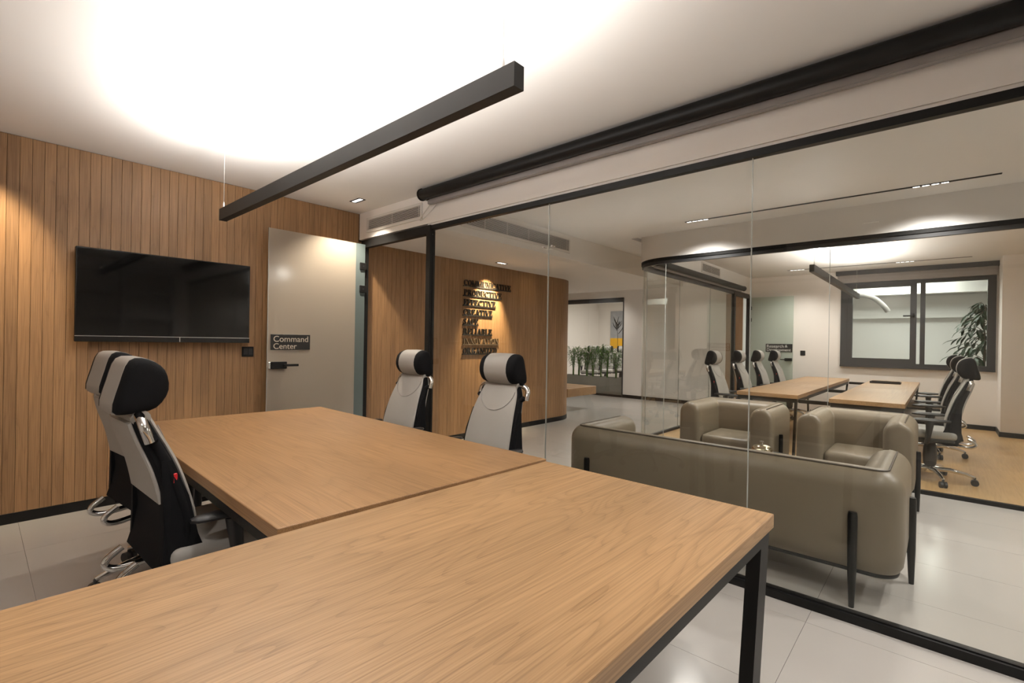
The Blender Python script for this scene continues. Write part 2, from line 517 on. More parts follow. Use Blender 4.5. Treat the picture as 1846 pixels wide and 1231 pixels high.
# ---- glass partition of the meeting room
gp = thing('window_1', 'full height clear glass partition with slim black rails beside the table', 'glass partition', kind='structure')
MB().box(GX - .022, GX + .022, -1.7, 3.49, 2.308, 2.348).box(GX - .012, GX + .012, -1.7, 3.49, 2.348, 2.352).build('top_rail', M['black'], gp)
MB().box(GX - .028, GX + .028, 3.49, 4.66, 2.272, 2.352).build('door_header', M['black'], gp)
MB().box(GX - .026, GX + .026, -1.7, 3.49, 0.0, 0.040).box(GX - .010, GX + .026, -1.7, 3.49, 0.04, 0.046).build('bottom_rail', M['black'], gp)
MB().box(GX - .030, GX + .030, 3.488, 3.545, 0.0, 2.33).build('post', M['black'], gp)
MB().box(GX - .020, GX + .030, 4.605, 4.66, 0.0, 2.30).build('post', M['black'], gp)
for y0, y1 in ((2.152, 3.488), (0.776, 2.148), (-1.70, 0.772)):
    MB().box(GX - .005, GX + .005, y0, y1, 0.04, 2.31).build('pane', M['glass'], gp)
for y in (2.150, 0.774):
    MB().box(GX - .0052, GX + .0052, y - .002, y + .002, 0.04, 2.31).build('joint', M['glassedge'], gp)
for y, z in ((2.19, 1.995), (2.11, 1.995)):
    t = MB()
    t.tube([(GX - .018, y, z), (GX + .018, y, z)], 0.007, 12)
    t.build('patch_fitting', M['chrome'], gp)

# ---- frosted door, standing open against the timber wall
dr = thing('door_1', 'frosted glass door standing open flat against the oak wall', 'door', (0, 0, 0), kind='structure')
DY = 4.585
MB().box(1.785, 2.655, DY - .005, DY + .005, 0.012, 2.302).build('leaf', M['frost'], dr)
MB().box(2.655, 2.762, DY - .005, DY + .005, 0.012, 2.302).build('clear_strip', M['edgeblue'], dr)
MB().box(1.781, 1.785, DY - .005, DY + .005, 0.012, 2.302).build('edge', M['glassedge'], dr)
for z in (2.03, 1.79, 0.25):
    h = MB().box(2.70, 2.772, DY - .020, DY + .020, z, z + .075, bevel=.004, seg=1).build('hinge', M['black'], dr)
    t = MB(); t.tube([(2.735, DY - .021, z + .037), (2.735, DY - .0225, z + .037)], .008, 10); t.build('bolt', M['plastic'], h)
hd = MB().box(1.808, 1.95, DY - .040, DY - .005, 1.012, 1.078, bevel=.006).build('lock_case', M['black'], dr)
MB().box(1.786, 1.806, DY - .030, DY + .030, 1.014, 1.076, bevel=.003, seg=1).build('strike', M['silver'], hd)
lv = MB()
lv.tube([(1.925, DY - .04, 1.045), (1.925, DY - .062, 1.045)], .012, 10)
lv.box(1.91, 2.045, DY - .070, DY - .056, 1.034, 1.056, bevel=.004)
lv.build('lever', M['black'], hd)

def text_mesh(s, size, mat, name, depth=0.0012, spacing=1.0, line=1.0):
    cu = bpy.data.curves.new(name, 'FONT')
    cu.body = s
    cu.size = size
    cu.extrude = depth
    cu.space_character = spacing
    cu.space_line = line
    t = bpy.data.objects.new(name, cu)
    C.objects.link(t)
    dg = bpy.context.evaluated_depsgraph_get()
    me = bpy.data.meshes.new_from_object(t.evaluated_get(dg))
    bpy.data.objects.remove(t)
    bpy.data.curves.remove(cu)
    me.materials.clear()
    me.materials.append(mat)
    return me
def fit(me, width, height=None):
    xs = [v.co.x for v in me.vertices]; ys = [v.co.y for v in me.vertices]
    k = width / (max(xs) - min(xs))
    ky = k if height is None else height / (max(ys) - min(ys))
    x0, y1 = min(xs), max(ys)
    for v in me.vertices:
        v.co.x = (v.co.x - x0) * k
        v.co.y = (v.co.y - y1) * ky
    return me

sg = thing('door_sign', 'black Command Center plate on the frosted door', 'sign', (1.81, DY - .0055, 1.188))
MB().box(0, 0.367, -.006, 0, 0, 0.143, bevel=.0015, seg=1).build('plate', M['signblack'], sg)
for txt, wd_, dz in (('Command', .322, .128), ('Center', .213, .060)):
    t = link('lettering', fit(text_mesh(txt, .08, M['signtext'], 'lettering'), wd_), sg)
    t.rotation_euler = (PI / 2, 0, 0)
    t.location = (.024, -.0072, dz)

# ================================================================== OFFICE SHELL
gp2 = thing('window_2', 'curved clear glass front of the far office with black rail', 'glass partition', kind='structure')
RR = 0.48
def office_path(off):
    p = [(RX - off, -2.5), (RX - off, RY - RR)]
    for k in range(1, 13):
        a = PI / 2 * k / 12
        p.append((RX + RR - (RR + off) * math.cos(a), RY - RR + (RR + off) * math.sin(a)))
    p.append((9.84, RY + off))
    return p
def office_strip(z0, z1, half):
    mb = MB()
    a, c = office_path(half), office_path(-half)
    mb.rings([[(p[0], p[1], z0), (p[0], p[1], z1), (q[0], q[1], z1), (q[0], q[1], z0)] for p, q in zip(a, c)])
    return mb
bk = office_strip(2.366, 2.70, .034)
bk.box(9.84, WX, RY - .03, RY + .04, 2.366, 2.70)
tag(bk.build('trim_3', M['paint'], None, 40), 'white bulkhead above the far office glass', 'bulkhead', kind='structure')
office_strip(2.330, 2.366, .030).build('top_rail', M['black'], gp2)
office_strip(2.290, 2.330, .020).build('blind_track', M['winframe'], gp2)
office_strip(0.0, 0.035, .022).build('bottom_rail', M['black'], gp2)
for y0, y1 in ((0.846, RY - RR - .002), (-2.5, 0.842)):
    MB().box(RX - .005, RX + .005, y0, y1, .035, 2.295).build('pane', M['glass'], gp2)
arc = lambda r: [(RX + RR - r * math.cos(PI / 2 * k / 14), RY - RR + r * math.sin(PI / 2 * k / 14)) for k in range(15)]
cp = MB()
cp.rings([[(p[0], p[1], .035), (p[0], p[1], 2.295), (q[0], q[1], 2.295), (q[0], q[1], .035)] for p, q in zip(arc(RR + .005), arc(RR - .005))])
cp.build('pane', M['glass'], gp2, 40)
for x0, x1 in ((RX + RR + .002, 7.25), (7.254, 8.55), (8.554, 9.78)):
    MB().box(x0, x1, RY - .005, RY + .005, .035, 2.295).build('pane', M['glass'], gp2)
MB().box(RX - .0052, RX + .0052, .842, .846, .035, 2.295).build('joint', M['glassedge'], gp2)
MB().box(RX - .0052, RX + .0052, RY - RR - .003, RY - RR + .001, .035, 2.295).build('joint', M['glassedge'], gp2)
for xx in (RX + RR, 7.252, 8.552):
    MB().box(xx - .002, xx + .002, RY - .0052, RY + .0052, .035, 2.295).build('joint', M['glassedge'], gp2)
MB().box(9.78, 9.86, RY - .03, RY + .03, 0, 2.33).build('post', M['black'], gp2)
MB().box(10.74, WX, RY - .03, RY + .03, 0, 2.33).build('post', M['black'], gp2)
MB().box(9.86, 10.74, RY - .03, RY + .03, 2.27, 2.35).build('door_header', M['black'], gp2)

d2 = thing('door_2', 'frosted greenish glass door open in the far office', 'door', kind='structure')
DX = 10.74
MB().box(DX - .005, DX + .005, 2.19, 2.985, .012, 2.29).build('leaf', M['frostg'], d2)
h2 = MB().box(DX - .045, DX - .005, 2.20, 2.33, 1.004, 1.062, bevel=.006).build('lock_case', M['black'], d2)
MB().box(DX - .065, DX - .05, 2.30, 2.40, 1.022, 1.042, bevel=.004).build('lever', M['black'], h2)
for z in (2.03, 1.79, .25):
    MB().box(DX - .02, DX + .02, 2.95, 3.0, z, z + .075).build('hinge', M['black'], d2)
sg = thing('door_sign', 'black Research & Development plate in the far office', 'sign', (DX - .0055, 2.677, 1.178))
MB().box(-.006, 0, -.478, 0, 0, .162, bevel=.0015, seg=1).build('plate', M['signblack'], sg)
for txt, wd_, dz, dx_ in (('Research', .305, .145, 0), ('&', .045, .145, .325), ('Development', .43, .072, 0)):
    t = link('lettering', fit(text_mesh(txt, .08, M['signwhite'], 'lettering'), wd_), sg)
    t.matrix_local = Matrix(((0, 0, -1, -.0072), (-1, 0, 0, -.022 - dx_), (0, 1, 0, dz), (0, 0, 0, 1)))

# ---- office window
wn = thing('window_3', 'black framed two-part window in the far office', 'window', kind='structure')
f = MB()
Y0, Y1, Z0, Z1 = -.63, 1.427, .952, 2.482
f.box(WX - .03, WX + .08, Y0, Y1, Z0, Z0 + .075).box(WX - .03, WX + .08, Y0, Y1, Z1 - .06, Z1)
f.box(WX - .03, WX + .08, Y0, Y0 + .10, Z0 + .075, Z1 - .06).box(WX - .03, WX + .08, Y1 - .10, Y1, Z0 + .075, Z1 - .06)
f.box(WX - .03, WX + .08, .227, .292, Z0 + .075, Z1 - .06)
f.build('frame', M['winframe'], wn)
s = MB()
s.box(WX - .02, WX + .05, .34, .425, Z0 + .075, Z1 - .06).box(WX - .02, WX + .05, Y1 - .18, Y1 - .10, Z0 + .075, Z1 - .06)
s.box(WX - .02, WX + .05, .425, Y1 - .18, Z0 + .075, Z0 + .155).box(WX - .02, WX + .05, .425, Y1 - .18, Z1 - .105, Z1 - .06)
s.build('sash', M['winframe'], wn)
MB().box(WX + .02, WX + .03, .425, Y1 - .18, Z0 + .155, Z1 - .105).build('pane', M['glass'], wn)
MB().box(WX + .02, WX + .03, Y0 + .10, .227, Z0 + .075, Z1 - .06).build('pane', M['glass'], wn)
MB().box(WX + .02, WX + .03, .292, .34, Z0 + .075, Z1 - .06).build('pane', M['glass'], wn)
hn = MB().box(WX - .045, WX - .02, .365, .395, 1.83, 1.90, bevel=.004, seg=1)
hn.box(WX - .06, WX - .045, .375, .52, 1.845, 1.868, bevel=.004, seg=1)
hn.build('handle', M['black'], wn)
MB().box(WX - .06, WX - .03, Y0, Y1, Z0 - .012, Z0 + .02).build('sill', M['winframe'], wn)

# ================================================================== CEILING FITTINGS
def pendant(loc, length, along_y, label, power, wires, down=True):
    """hollow black box open to the top, light strip inside shining at the ceiling"""
    t = thing('pendant_lamp', label, 'pendant lamp', loc, 0 if along_y else -PI / 2)
    hw, hh = .0225, .0375
    b = MB()
    b.box(-hw, hw, -length / 2, length / 2, -hh, -hh + .006)
    b.box(-hw, -hw + .003, -length / 2, length / 2, -hh + .006, hh).box(hw - .003, hw, -length / 2, length / 2, -hh + .006, hh)
    b.build('housing', M['lampblack'], t)
    for s_ in (-1, 1):
        y = s_ * length / 2
        MB().box(-hw, hw, min(y, y - s_ * .004) + s_ * .004, max(y, y - s_ * .004) + s_ * .004, -hh, hh).build('end_cap', M['lampblack'], t)
    MB().box(-hw + .003, hw - .003, -length / 2 + .004, length / 2 - .004, hh - .016, hh - .010).build('light_strip', M['ledstrip'], t)
    top = H_CEIL - loc[2]
    for y in wires:
        c = MB(); c.tube([(0, y, hh), (0, y, hh + .012), (0, y, hh + .035), (0, y, hh + .05)], [.006, .0065, .0055, .002], 10)
        c.build('ferrule', M['silver'], t, 40)
        c = MB(); c.tube([(0, y, hh - .01), (0, y, top)], .002, 6)
        c.build('wire', M['silver'], t)
        c = MB(); c.tube([(0, y, top - .012), (0, y, top)], .012, 14)
        c.build('ceiling_cup', M['vent'], t)
    la = lamp('AREA', 'strip_light', (0, 0, hh - .006), (0, 0, 1), power, COL_NEUTRAL, t, shape='RECTANGLE', size=.034, size_y=length - .02)
    la.rotation_euler = (PI, 0, 0)
    return t
pendant((1.104, 2.29, 2.1125), 2.62, True, 'long black box pendant lamp hanging above the meeting table', P_PENDANT, (1.297, -1.246))
pendant((7.62, 1.02, 2.1125), 3.66, False, 'long black box pendant lamp hanging in the far office', P_PENDANT_OFFICE, (1.65, -1.71))

def downlight(loc, label, power, tilt=(0, 0, -1), col=COL_WARM, angle=70, blend=.7, along_y=True, group=None):
    t = thing('downlight', label, 'downlight', loc, 0 if along_y else PI / 2, group)
    a, c = .0375, .0875
    MB().box(-a + .002, a - .002, -c + .002, c - .002, -.0008, 0).build('backing', M['ventdark'], t)
    fr = MB()
    fr.box(-a, a, -c, -c + .012, -.004, .0).box(-a, a, c - .012, c, -.004, .0).box(-a, -a + .012, -c + .012, c - .012, -.004, 0).box(a - .012, a, -c + .012, c - .012, -.004, 0)
    fr.build('trim', M['black'], t)
    for k in range(4):
        y = -.057 + k * .038
        MB().box(-.017, .017, y - .0145, y + .0145, -.003, -.0005).build('light_cell', M['led'], t)
    tv_ = Vector(tilt) if along_y else Matrix.Rotation(-PI / 2, 3, 'Z') @ Vector(tilt)
    lamp('SPOT', 'spot', (0, 0, -.03), tv_, power, col, t, spot_size=math.radians(angle), spot_blend=blend, shadow_soft_size=.03)
    return t
downlight((2.49, 4.285, H_CEIL), 'slim recessed downlight in the ceiling above the frosted door', P_ACCENT * .75, (.0, .05, -1), angle=112)
downlight((-0.02, 4.285, H_CEIL), 'recessed downlight near the oak wall left of the television', P_ACCENT * .75, (.02, .50, -1), COL_GOLD, 60, .8)
downlight((2.40, -0.55, H_CEIL), 'recessed downlight close to the glass at the viewer end', P_DOWN * 1.5, (-.05, 0, -1), COL_NEUTRAL, 115, 1.0)
downlight((1.0, -0.6, H_CEIL), 'unseen fill downlight added in the ceiling behind the desk', P_DOWN * 1.5, (0.0, 0.3, -1), COL_NEUTRAL, 130, 1.0)  # out of view, added to even out the light over the desk
downlight((-0.9, 0.6, H_CEIL), 'unseen fill downlight added in the ceiling left of the desk', P_DOWN * 1.2, (0.2, 0.3, -1), COL_NEUTRAL, 130, 1.0)  # another added fill lamp outside the view
downlight((4.74, 4.45, H_SOFF), 'slim recessed downlight above the oak wall lettering', P_ACCENT * 2.4, (0, .46, -1), COL_GOLD, 66, .75, False)
downlight((9.6, 6.3, H_CEIL), 'recessed downlight in front of the planter opening', P_DOWN, (.35, 0, -1), COL_NEUTRAL, 120, .9)
downlight((9.2, 4.3, H_CEIL), 'hidden fill downlight added at the far end of the corridor', P_DOWN * 2.5, (-.5, 0, -1), COL_NEUTRAL, 140, .9)  # corridor fill, added where the soffit end hides it

def track(loc, length, label, mods, power, col, tilt=(0, 0, -1)):
    t = thing('track_light', label, 'track light', loc)
    MB().box(-.016, .016, -length / 2, length / 2, -.004, .0).build('channel', M['ventdark'], t)
    for y in mods:
        mo = MB().box(-.014, .014, y - .12, y + .12, -.006, -.004).build('module', M['black'], t)
        for k in range(4):
            yy = y - .09 + k * .06
            MB().box(-.008, .008, yy - .022, yy + .022, -.0075, -.006).build('light_cell', M['led'], mo)
        lamp('SPOT', 'spot', (0, y, -.03), tilt, power, col, t, spot_size=math.radians(140), spot_blend=.9, shadow_soft_size=.05)
    return t
track((5.25, .91, H_CEIL), 2.47, 'long thin black track light in the ceiling above the armchairs', (1.10, -.82), P_TRACK, COL_NEUTRAL)
track((4.20, -1.5, H_CEIL), 1.8, 'unseen fill track light added in the ceiling right of the sofa', (.6, -.6), P_TRACK * .9, COL_NEUTRAL, (-.1, .45, -1))  # extra track kept out of view, added to brighten the lounge
track((10.05, .92, 2.70), 2.48, 'thin black track light close to the office window', (1.08, -.45), P_TRACK * .7, COL_NEUTRAL)

# ---- air grilles
def grille(name, label, origin, ux, width, height, divs, nsl=9, facing='-X'):
    """ux: unit vector along the width; the face looks along -normal"""
    t = thing(name, label, 'air vent', origin)
    u = Vector(ux)
    n = Vector((0, 0, 1)).cross(u)           # points out of the wall face when chosen below
    def bx(a0, a1, z0, z1, d0, d1, nm, mat):
        mb = MB()
        p = [u * a + n * d + Vector((0, 0, z)) for a in (a0, a1) for d in (d0, d1) for z in (z0, z1)]
        xs = [q.x for q in p]; ys = [q.y for q in p]; zs = [q.z for q in p]
        mb.box(min(xs), max(xs), min(ys), max(ys), min(zs), max(zs))
        return mb.build(nm, M[mat], t)
    bx(0, width, 0, height, 0.0, .002, 'backing', 'ventdark')
    for a0, a1, z0, z1 in ((-.025, 0, -.025, height + .025), (width, width + .025, -.025, height + .025), (0, width, -.025, 0), (0, width, height, height + .025)):
        bx(a0, a1, z0, z1, 0, .012, 'frame', 'vent')
    for k in range(nsl):
        z = height * (k + .5) / nsl
        bx(0, width, z - height / nsl * .15, z + height / nsl * .15, .002, .010, 'slat', 'vent')
    for a in divs:
        bx(a - .003, a + .003, 0, height, .010, .0115, 'divider', 'vent')
    return t
# meeting room grille looks towards -X: width runs along -Y so that n = z x u = +... (0,0,1)x(0,-1,0) = (1,0,0) -> use +Y giving (-1,0,0)
grille('air_vent', 'white slatted air vent in the bulkhead above the doorway', (GX - .012, 3.653, 2.452), (0, 1, 0), .895, .105, (.02, .45, .875), 8)
# lounge grille looks towards -Y: (0,0,1)x(u) = (0,-1,0) -> u = (-1,0,0)
grille('air_vent', 'long white slatted air vent in the lounge soffit edge', (5.0, 3.54, 2.452), (-1, 0, 0), 1.80, .140, (.05, .42, .80, 1.16, 1.5), 10)
grille('air_vent', 'small white slatted air vent inside the far office', (8.89, RY - .034, 2.53), (-1, 0, 0), .84, .125, (.42,), 8)

# ---- roller screens
def roller(name, label, p0, p1, r, drop_mat, off, rail):
    t = thing(name, label, 'roller blind', p0)
    d = Vector(p1) - Vector(p0)
    c = MB(); c.tube([(0, 0, 0), d], r, 20); c.build('tube', M['black'], t, 40)
    dn = d.normalized()
    for e in (Vector((0, 0, 0)), d):
        c = MB(); c.tube([e - dn * .006, e + dn * .006], r * 1.12, 20); c.build('end_cap', M['black'], t, 40)
    return t
rl = roller('projection_screen', 'long rolled-up black projection screen along the ceiling by the glass', (2.668, 3.50, 2.601), (2.668, -1.6, 2.601), .048, 'grey', 0, 0)
MB().box(.042, .082, -5.1, -.03, -.075, -.040).box(.046, .078, -5.1, -.03, -.0785, -.075).build('bottom_bar', M['grey'], rl)
MB().box(.06, .064, -5.1, -.03, -.040, .03).build('screen_cloth', M['shade'], rl)
MB().box(-.02, .085, -.02, .012, -.035, .05).build('bracket', M['black'], rl)
cb = MB()
pts = []
for k in range(25):
    u_ = k / 24
    pts.append((GX - .02 - .012 * math.sin(u_ * PI), 3.50 + .14 * math.sin(u_ * PI * 1.25), 2.545 - .135 * math.sin(u_ * PI)))
cb.tube(pts, .004, 6)
tag(cb.build('power_cable', M['cable'], None, 60), 'white looped cable hanging at the end of the projection screen', 'cable')

r2 = roller('roller_blind', 'dark rolled-up blind along the glass side of the far office', (6.25, 2.93, 2.415), (10.10, 2.93, 2.415), .045, 'grey', 0, 0)
MB().box(-.0, 3.82, .03, .06, -.065, -.03).build('bottom_bar', M['grey'], r2)
r3 = thing('roller_blind', 'dark cassette blind with grey fabric above the office window', 'roller blind', (WX - .09, 1.50, 2.66))
MB().box(-.03, .085, -2.16, 0, -.035, .04).build('cassette', M['winframe'], r3)
MB().box(.03, .045, -2.14, -.02, -.175, -.035).build('fabric', M['shade'], r3)

# ================================================================== TELEVISION
tv = thing('television', 'large flat black television mounted on the oak boards', 'television', (.48, WY - .02, 1.248))
MB().box(0, 1.165, -.085, -.045, 0, .686, bevel=.004, seg=1).build('housing', M['bezel'], tv)
MB().box(.008, 1.157, -.0865, -.085, .050, .678).build('screen', M['screen'], tv)
MB().box(.0, 1.165, -.090, -.085, 0.0, .040, bevel=.002, seg=1).build('lower_bezel', M['bezel'], tv)
MB().box(.0, 1.165, -.0905, -.085, .040, .0445).build('silver_line', M['silver'], tv)
MB().box(.635, .640, -.0915, -.088, .004, .040).build('badge', M['silver'], tv)
MB().box(.30, .86, -.045, 0.0, .16, .56).build('wall_mount', M['black'], tv)

sw = thing('light_switch', 'black square switch on the oak wall beside the door', 'switch', (1.62, WY, 1.122))
MB().box(0, .099, -.008, 0, 0, .091, bevel=.002, seg=1).build('plate', M['black'], sw)
for a in (.012, .051):
    MB().box(a, a + .036, -.0105, -.008, .016, .075, bevel=.0015, seg=1).build('rocker', M['plastic'], sw)
sw = thing('light_switch', 'small black switch on the pale wall of the far office', 'switch', (WX, 1.995, 1.121))
MB().box(-.008, 0, 0, .086, 0, .094, bevel=.002, seg=1).build('plate', M['black'], sw)
for a in (.010, .045):
    MB().box(-.0105, -.008, a, a + .031, .016, .078).build('rocker', M['plastic'], sw)

# ================================================================== WORDS ON THE TIMBER WALL
SW, HL, SE = .20, .055, .10      # stem, hairline, serif half reach
def ell(cx, cy, rx, ry, w, h, a0, a1, n=16):
    o_ = [(cx + rx * math.cos(a0 + (a1 - a0) * k / n), cy + ry * math.sin(a0 + (a1 - a0) * k / n)) for k in range(n + 1)]
    i_ = [(cx + (rx - w) * math.cos(a0 + (a1 - a0) * k / n), cy + (ry - h) * math.sin(a0 + (a1 - a0) * k / n)) for k in range(n + 1)]
    return [[o_[k], o_[k + 1], i_[k + 1], i_[k]] for k in range(n)]
def R_(x0, x1, y0, y1):
    return [[(x0, y0), (x1, y0), (x1, y1), (x0, y1)]]
def stem(x, w=SW, top=True, bot=True):
    p = R_(x, x + w, 0, 1)
    if bot: p += R_(x - .07, x + w + .07, 0, HL)
    if top: p += R_(x - .07, x + w + .07, 1 - HL, 1)
    return p
def diag(x0, x1, w, y0=0.0, y1=1.0):
    return [[(x0, y0), (x0 + w, y0), (x1 + w, y1), (x1, y1)]]
def glyph(ch):
    if ch == 'I': return stem(.09), .38
    if ch == 'L': return stem(.08) + R_(.28, .62, 0, HL) + [[(.62, 0), (.66, 0), (.66, .3), (.63, .3)]], .68
    if ch in 'EF':
        p = stem(.08) + R_(.28, .60, 1 - HL, 1) + R_(.28, .48, .49, .49 + HL) + R_(.45, .49, .36, .68) + R_(.60, .64, .72, 1)
        if ch == 'E': p += R_(.28, .62, 0, HL) + R_(.62, .66, 0, .28)
        return p, .70 if ch == 'E' else .66
    if ch == 'T': return stem(.28, top=False) + R_(.0, .76, 1 - HL, 1) + R_(0, .04, .7, 1) + R_(.72, .76, .7, 1), .78
    if ch == 'P': return stem(.08) + R_(.28, .44, 1 - HL, 1) + R_(.28, .44, .45, .45 + HL) + ell(.42, .725, .26, .275, SW * .9, HL, -PI / 2, PI / 2), .72
    if ch == 'B': return stem(.08) + R_(.26, .44, 1 - HL, 1) + R_(.26, .44, .50, .50 + HL) + R_(.26, .44, 0, HL) + ell(.42, .76, .23, .24, SW * .8, HL, -PI / 2, PI / 2) + ell(.43, .27, .28, .27, SW * .9, HL, -PI / 2, PI / 2), .75
    if ch == 'R': return stem(.08) + R_(.26, .42, 1 - HL, 1) + R_(.26, .42, .47, .47 + HL) + ell(.41, .735, .25, .265, SW * .85, HL, -PI / 2, PI / 2) + diag(.60, .36, .19, 0, .5) + R_(.58, .86, 0, HL), .86
    if ch == 'D': return stem(.08) + R_(.26, .40, 1 - HL, 1) + R_(.26, .40, 0, HL) + ell(.38, .5, .42, .5, SW, HL, -PI / 2, PI / 2), .83
    if ch == 'O': return ell(.40, .5, .40, .5, SW, HL, 0, 2 * PI, 28), .82
    if ch in 'CG':
        p = ell(.40, .5, .40, .5, SW, HL, .22 * PI, 1.78 * PI, 26) + R_(.68, .73, .66, .98)
        if ch == 'G': p += R_(.56, .75, 0.02, .42) + R_(.48, .83, .42 - HL, .42)
        return p, .78 if ch == 'C' else .86
    if ch == 'U': return R_(.09, .29, .28, 1) + R_(.02, .36, 1 - HL, 1) + R_(.66, .71, .28, 1) + R_(.57, .80, 1 - HL, 1) + ell(.40, .29, .31, .29, .12, HL + .05, PI, 2 * PI), .82
    if ch == 'N': return R_(.09, .14, 0, 1) + R_(.01, .24, 0, HL) + diag(.62, .06, .22) + R_(.75, .80, 0, 1) + R_(.66, .89, 1 - HL, 1) + R_(0, .2, 1 - HL, 1), .90
    if ch == 'M': return R_(.09, .14, 0, 1) + R_(.01, .24, 0, HL) + diag(.44, .08, .20) + diag(.46, .86, .06) + stem(.85) + R_(0, .2, 1 - HL, 1), 1.12
    if ch == 'A': return diag(.04, .36, .06) + diag(.56, .32, .22) + R_(.18, .62, .28, .28 + HL) + R_(-.02, .2, 0, HL) + R_(.50, .86, 0, HL), .84
    if ch == 'V': return diag(.34, .04, .22) + diag(.40, .72, .06) + R_(-.02, .34, 1 - HL, 1) + R_(.60, .84, 1 - HL, 1), .82
    if ch == 'S': return ell(.31, .74, .27, .26, .15, HL, .15 * PI, 1.35 * PI) + ell(.31, .27, .30, .27, .17, HL, -.85 * PI, .40 * PI) + diag(.42, .08, .16, .36, .66) + R_(.53, .57, .7, .98) + R_(.03, .07, .02, .3), .64
    if ch == 'Z': return diag(.02, .44, .24) + R_(.06, .68, 1 - HL, 1) + R_(.06, .10, .72, 1) + R_(.02, .68, 0, HL) + R_(.66, .70, 0, .3), .74
    return R_(0, .5, 0, 1), .5
CAP, GAP = .078, .055
WORDS = [('COMMUNICATIVE', .919), ('PRODUCTIVE', .723), ('EFFECTIVE', .603), ('CREATIVE', .542), ('SAFE', .270), ('RELIABLE', .541), ('INNOVATION', .679), ('ORGANIZED', .648)]
for k, (wrd, width) in enumerate(WORDS):
    grey = wrd == 'INNOVATION'
    mat = M['bronze'] if grey else M['signblack']
    t = thing('wall_word', '%s wall lettering %s on the oak boards' % ('dull bronze' if grey else 'black underlined', wrd), 'wall lettering', (4.313, WY, 2.026 - .1295 * k))
    tot = sum(glyph(c)[1] + GAP for c in wrd) - GAP
    sx = width / tot
    xx = 0
    MB().box(-.012, width + .004, -.014, 0, -.006, .008).build('underline', mat, t)
    for c in wrd:
        polys, adv = glyph(c)
        g = MB()
        for p in polys:
            g.prism([((xx + q[0]) * sx, .008 + q[1] * CAP) for q in p], lambda q: (q[0], -.014, q[1]), lambda q: (q[0], 0, q[1]))
        g.build('letter', mat, t)
        xx += adv + GAP

# ================================================================== TABLES
def beam(mb, p, q, w=.022):
    return mb.tube([p, q], w, 4)
def frame_leg(x0, y0, x1, y1, ztop, wx, wy):
    a = [(x0 - wx, y0 - wy, ztop), (x0 + wx, y0 - wy, ztop), (x0 + wx, y0 + wy, ztop), (x0 - wx, y0 + wy, ztop)]
    c = [(x1 - wx, y1 - wy, 0), (x1 + wx, y1 - wy, 0), (x1 + wx, y1 + wy, 0), (x1 - wx, y1 + wy, 0)]
    m_ = MB(); m_.rings([c, a]); return m_
def table(name, label, loc, rz, L, W, mat, th=.046, slant=.05, cat='table', h=.74, split=False):
    """L along x, W along y, origin at the floor centre"""
    t = thing(name, label, cat, loc, rz)
    if split:
        MB().box(-L / 2, -.001, -W / 2, W / 2, h - th, h, bevel=.003, seg=2).build('tabletop', mat, t)
        MB().box(.001, L / 2, -W / 2, W / 2, h - th, h, bevel=.003, seg=2).build('tabletop', mat, t)
    else:
        MB().box(-L / 2, L / 2, -W / 2, W / 2, h - th, h, bevel=.003, seg=2).build('tabletop', mat, t)
    zt = h - th
    i = .012
    fr = MB()
    fr.box(-L / 2 + i, L / 2 - i, -W / 2 + i, -W / 2 + i + .03, zt - .045, zt).box(-L / 2 + i, L / 2 - i, W / 2 - i - .03, W / 2 - i, zt - .045, zt)
    fr.box(-L / 2 + i, -L / 2 + i + .03, -W / 2 + i + .03, W / 2 - i - .03, zt - .045, zt).box(L / 2 - i - .03, L / 2 - i, -W / 2 + i + .03, W / 2 - i - .03, zt - .045, zt)
    fr.build('frame', M['black'], t)
    for sx in (-1, 1):
        for sy in (-1, 1):
            lw = .042 if cat == 'desk' or slant == .05 else .025
            x_, y_ = sx * (L / 2 - i - lw), sy * (W / 2 - i - lw * .5)
            frame_leg(x_, y_, x_ - sx * slant, y_ - sy * slant * .3, zt - .045, lw, lw * .5).build('leg', M['black'], t)
    return t
table('desk', 'oak desk with slanted black steel legs in the foreground', (.598, .9175, 0), math.radians(-.9), 2.39, .975, M['desk'], cat='desk')
t1 = table('meeting_table', 'large oak meeting table butted against the foreground desk', (1.252, 2.622, 0), math.radians(-1.6), 1.24, 2.39, M['table'])
table('office_table', 'oak office table nearest the frosted door of the far office', (8.33, 1.555, 0), 0, 4.1, .66, M['desk'], slant=.16, split=True)
table('office_table', 'oak office table with the black tray in the far office', (8.28, .590, 0), 0, 4.2, .64, M['desk'], slant=.16, split=True)
tb = thing('table_crossbar', 'black steel bars bridging the gap between the two office tables', 'frame')
for xx in (6.32, 8.2, 10.3):
    MB().box(xx - .02, xx + .02, .915, 1.22, .65, .69).build('bar', M['black'], tb)
tr = thing('tray', 'flat black tray lying on the far office table', 'tray', (9.55, .66, .74))
MB().box(-.12, .12, -.19, .19, 0, .008).build('bottom', M['plastic'], tr)
MB().box(-.12, .12, -.19, -.18, .008, .03).box(-.12, .12, .18, .19, .008, .03).box(-.12, -.11, -.18, .18, .008, .03).box(.11, .12, -.18, .18, .008, .03).build('rim', M['plastic'], tr)

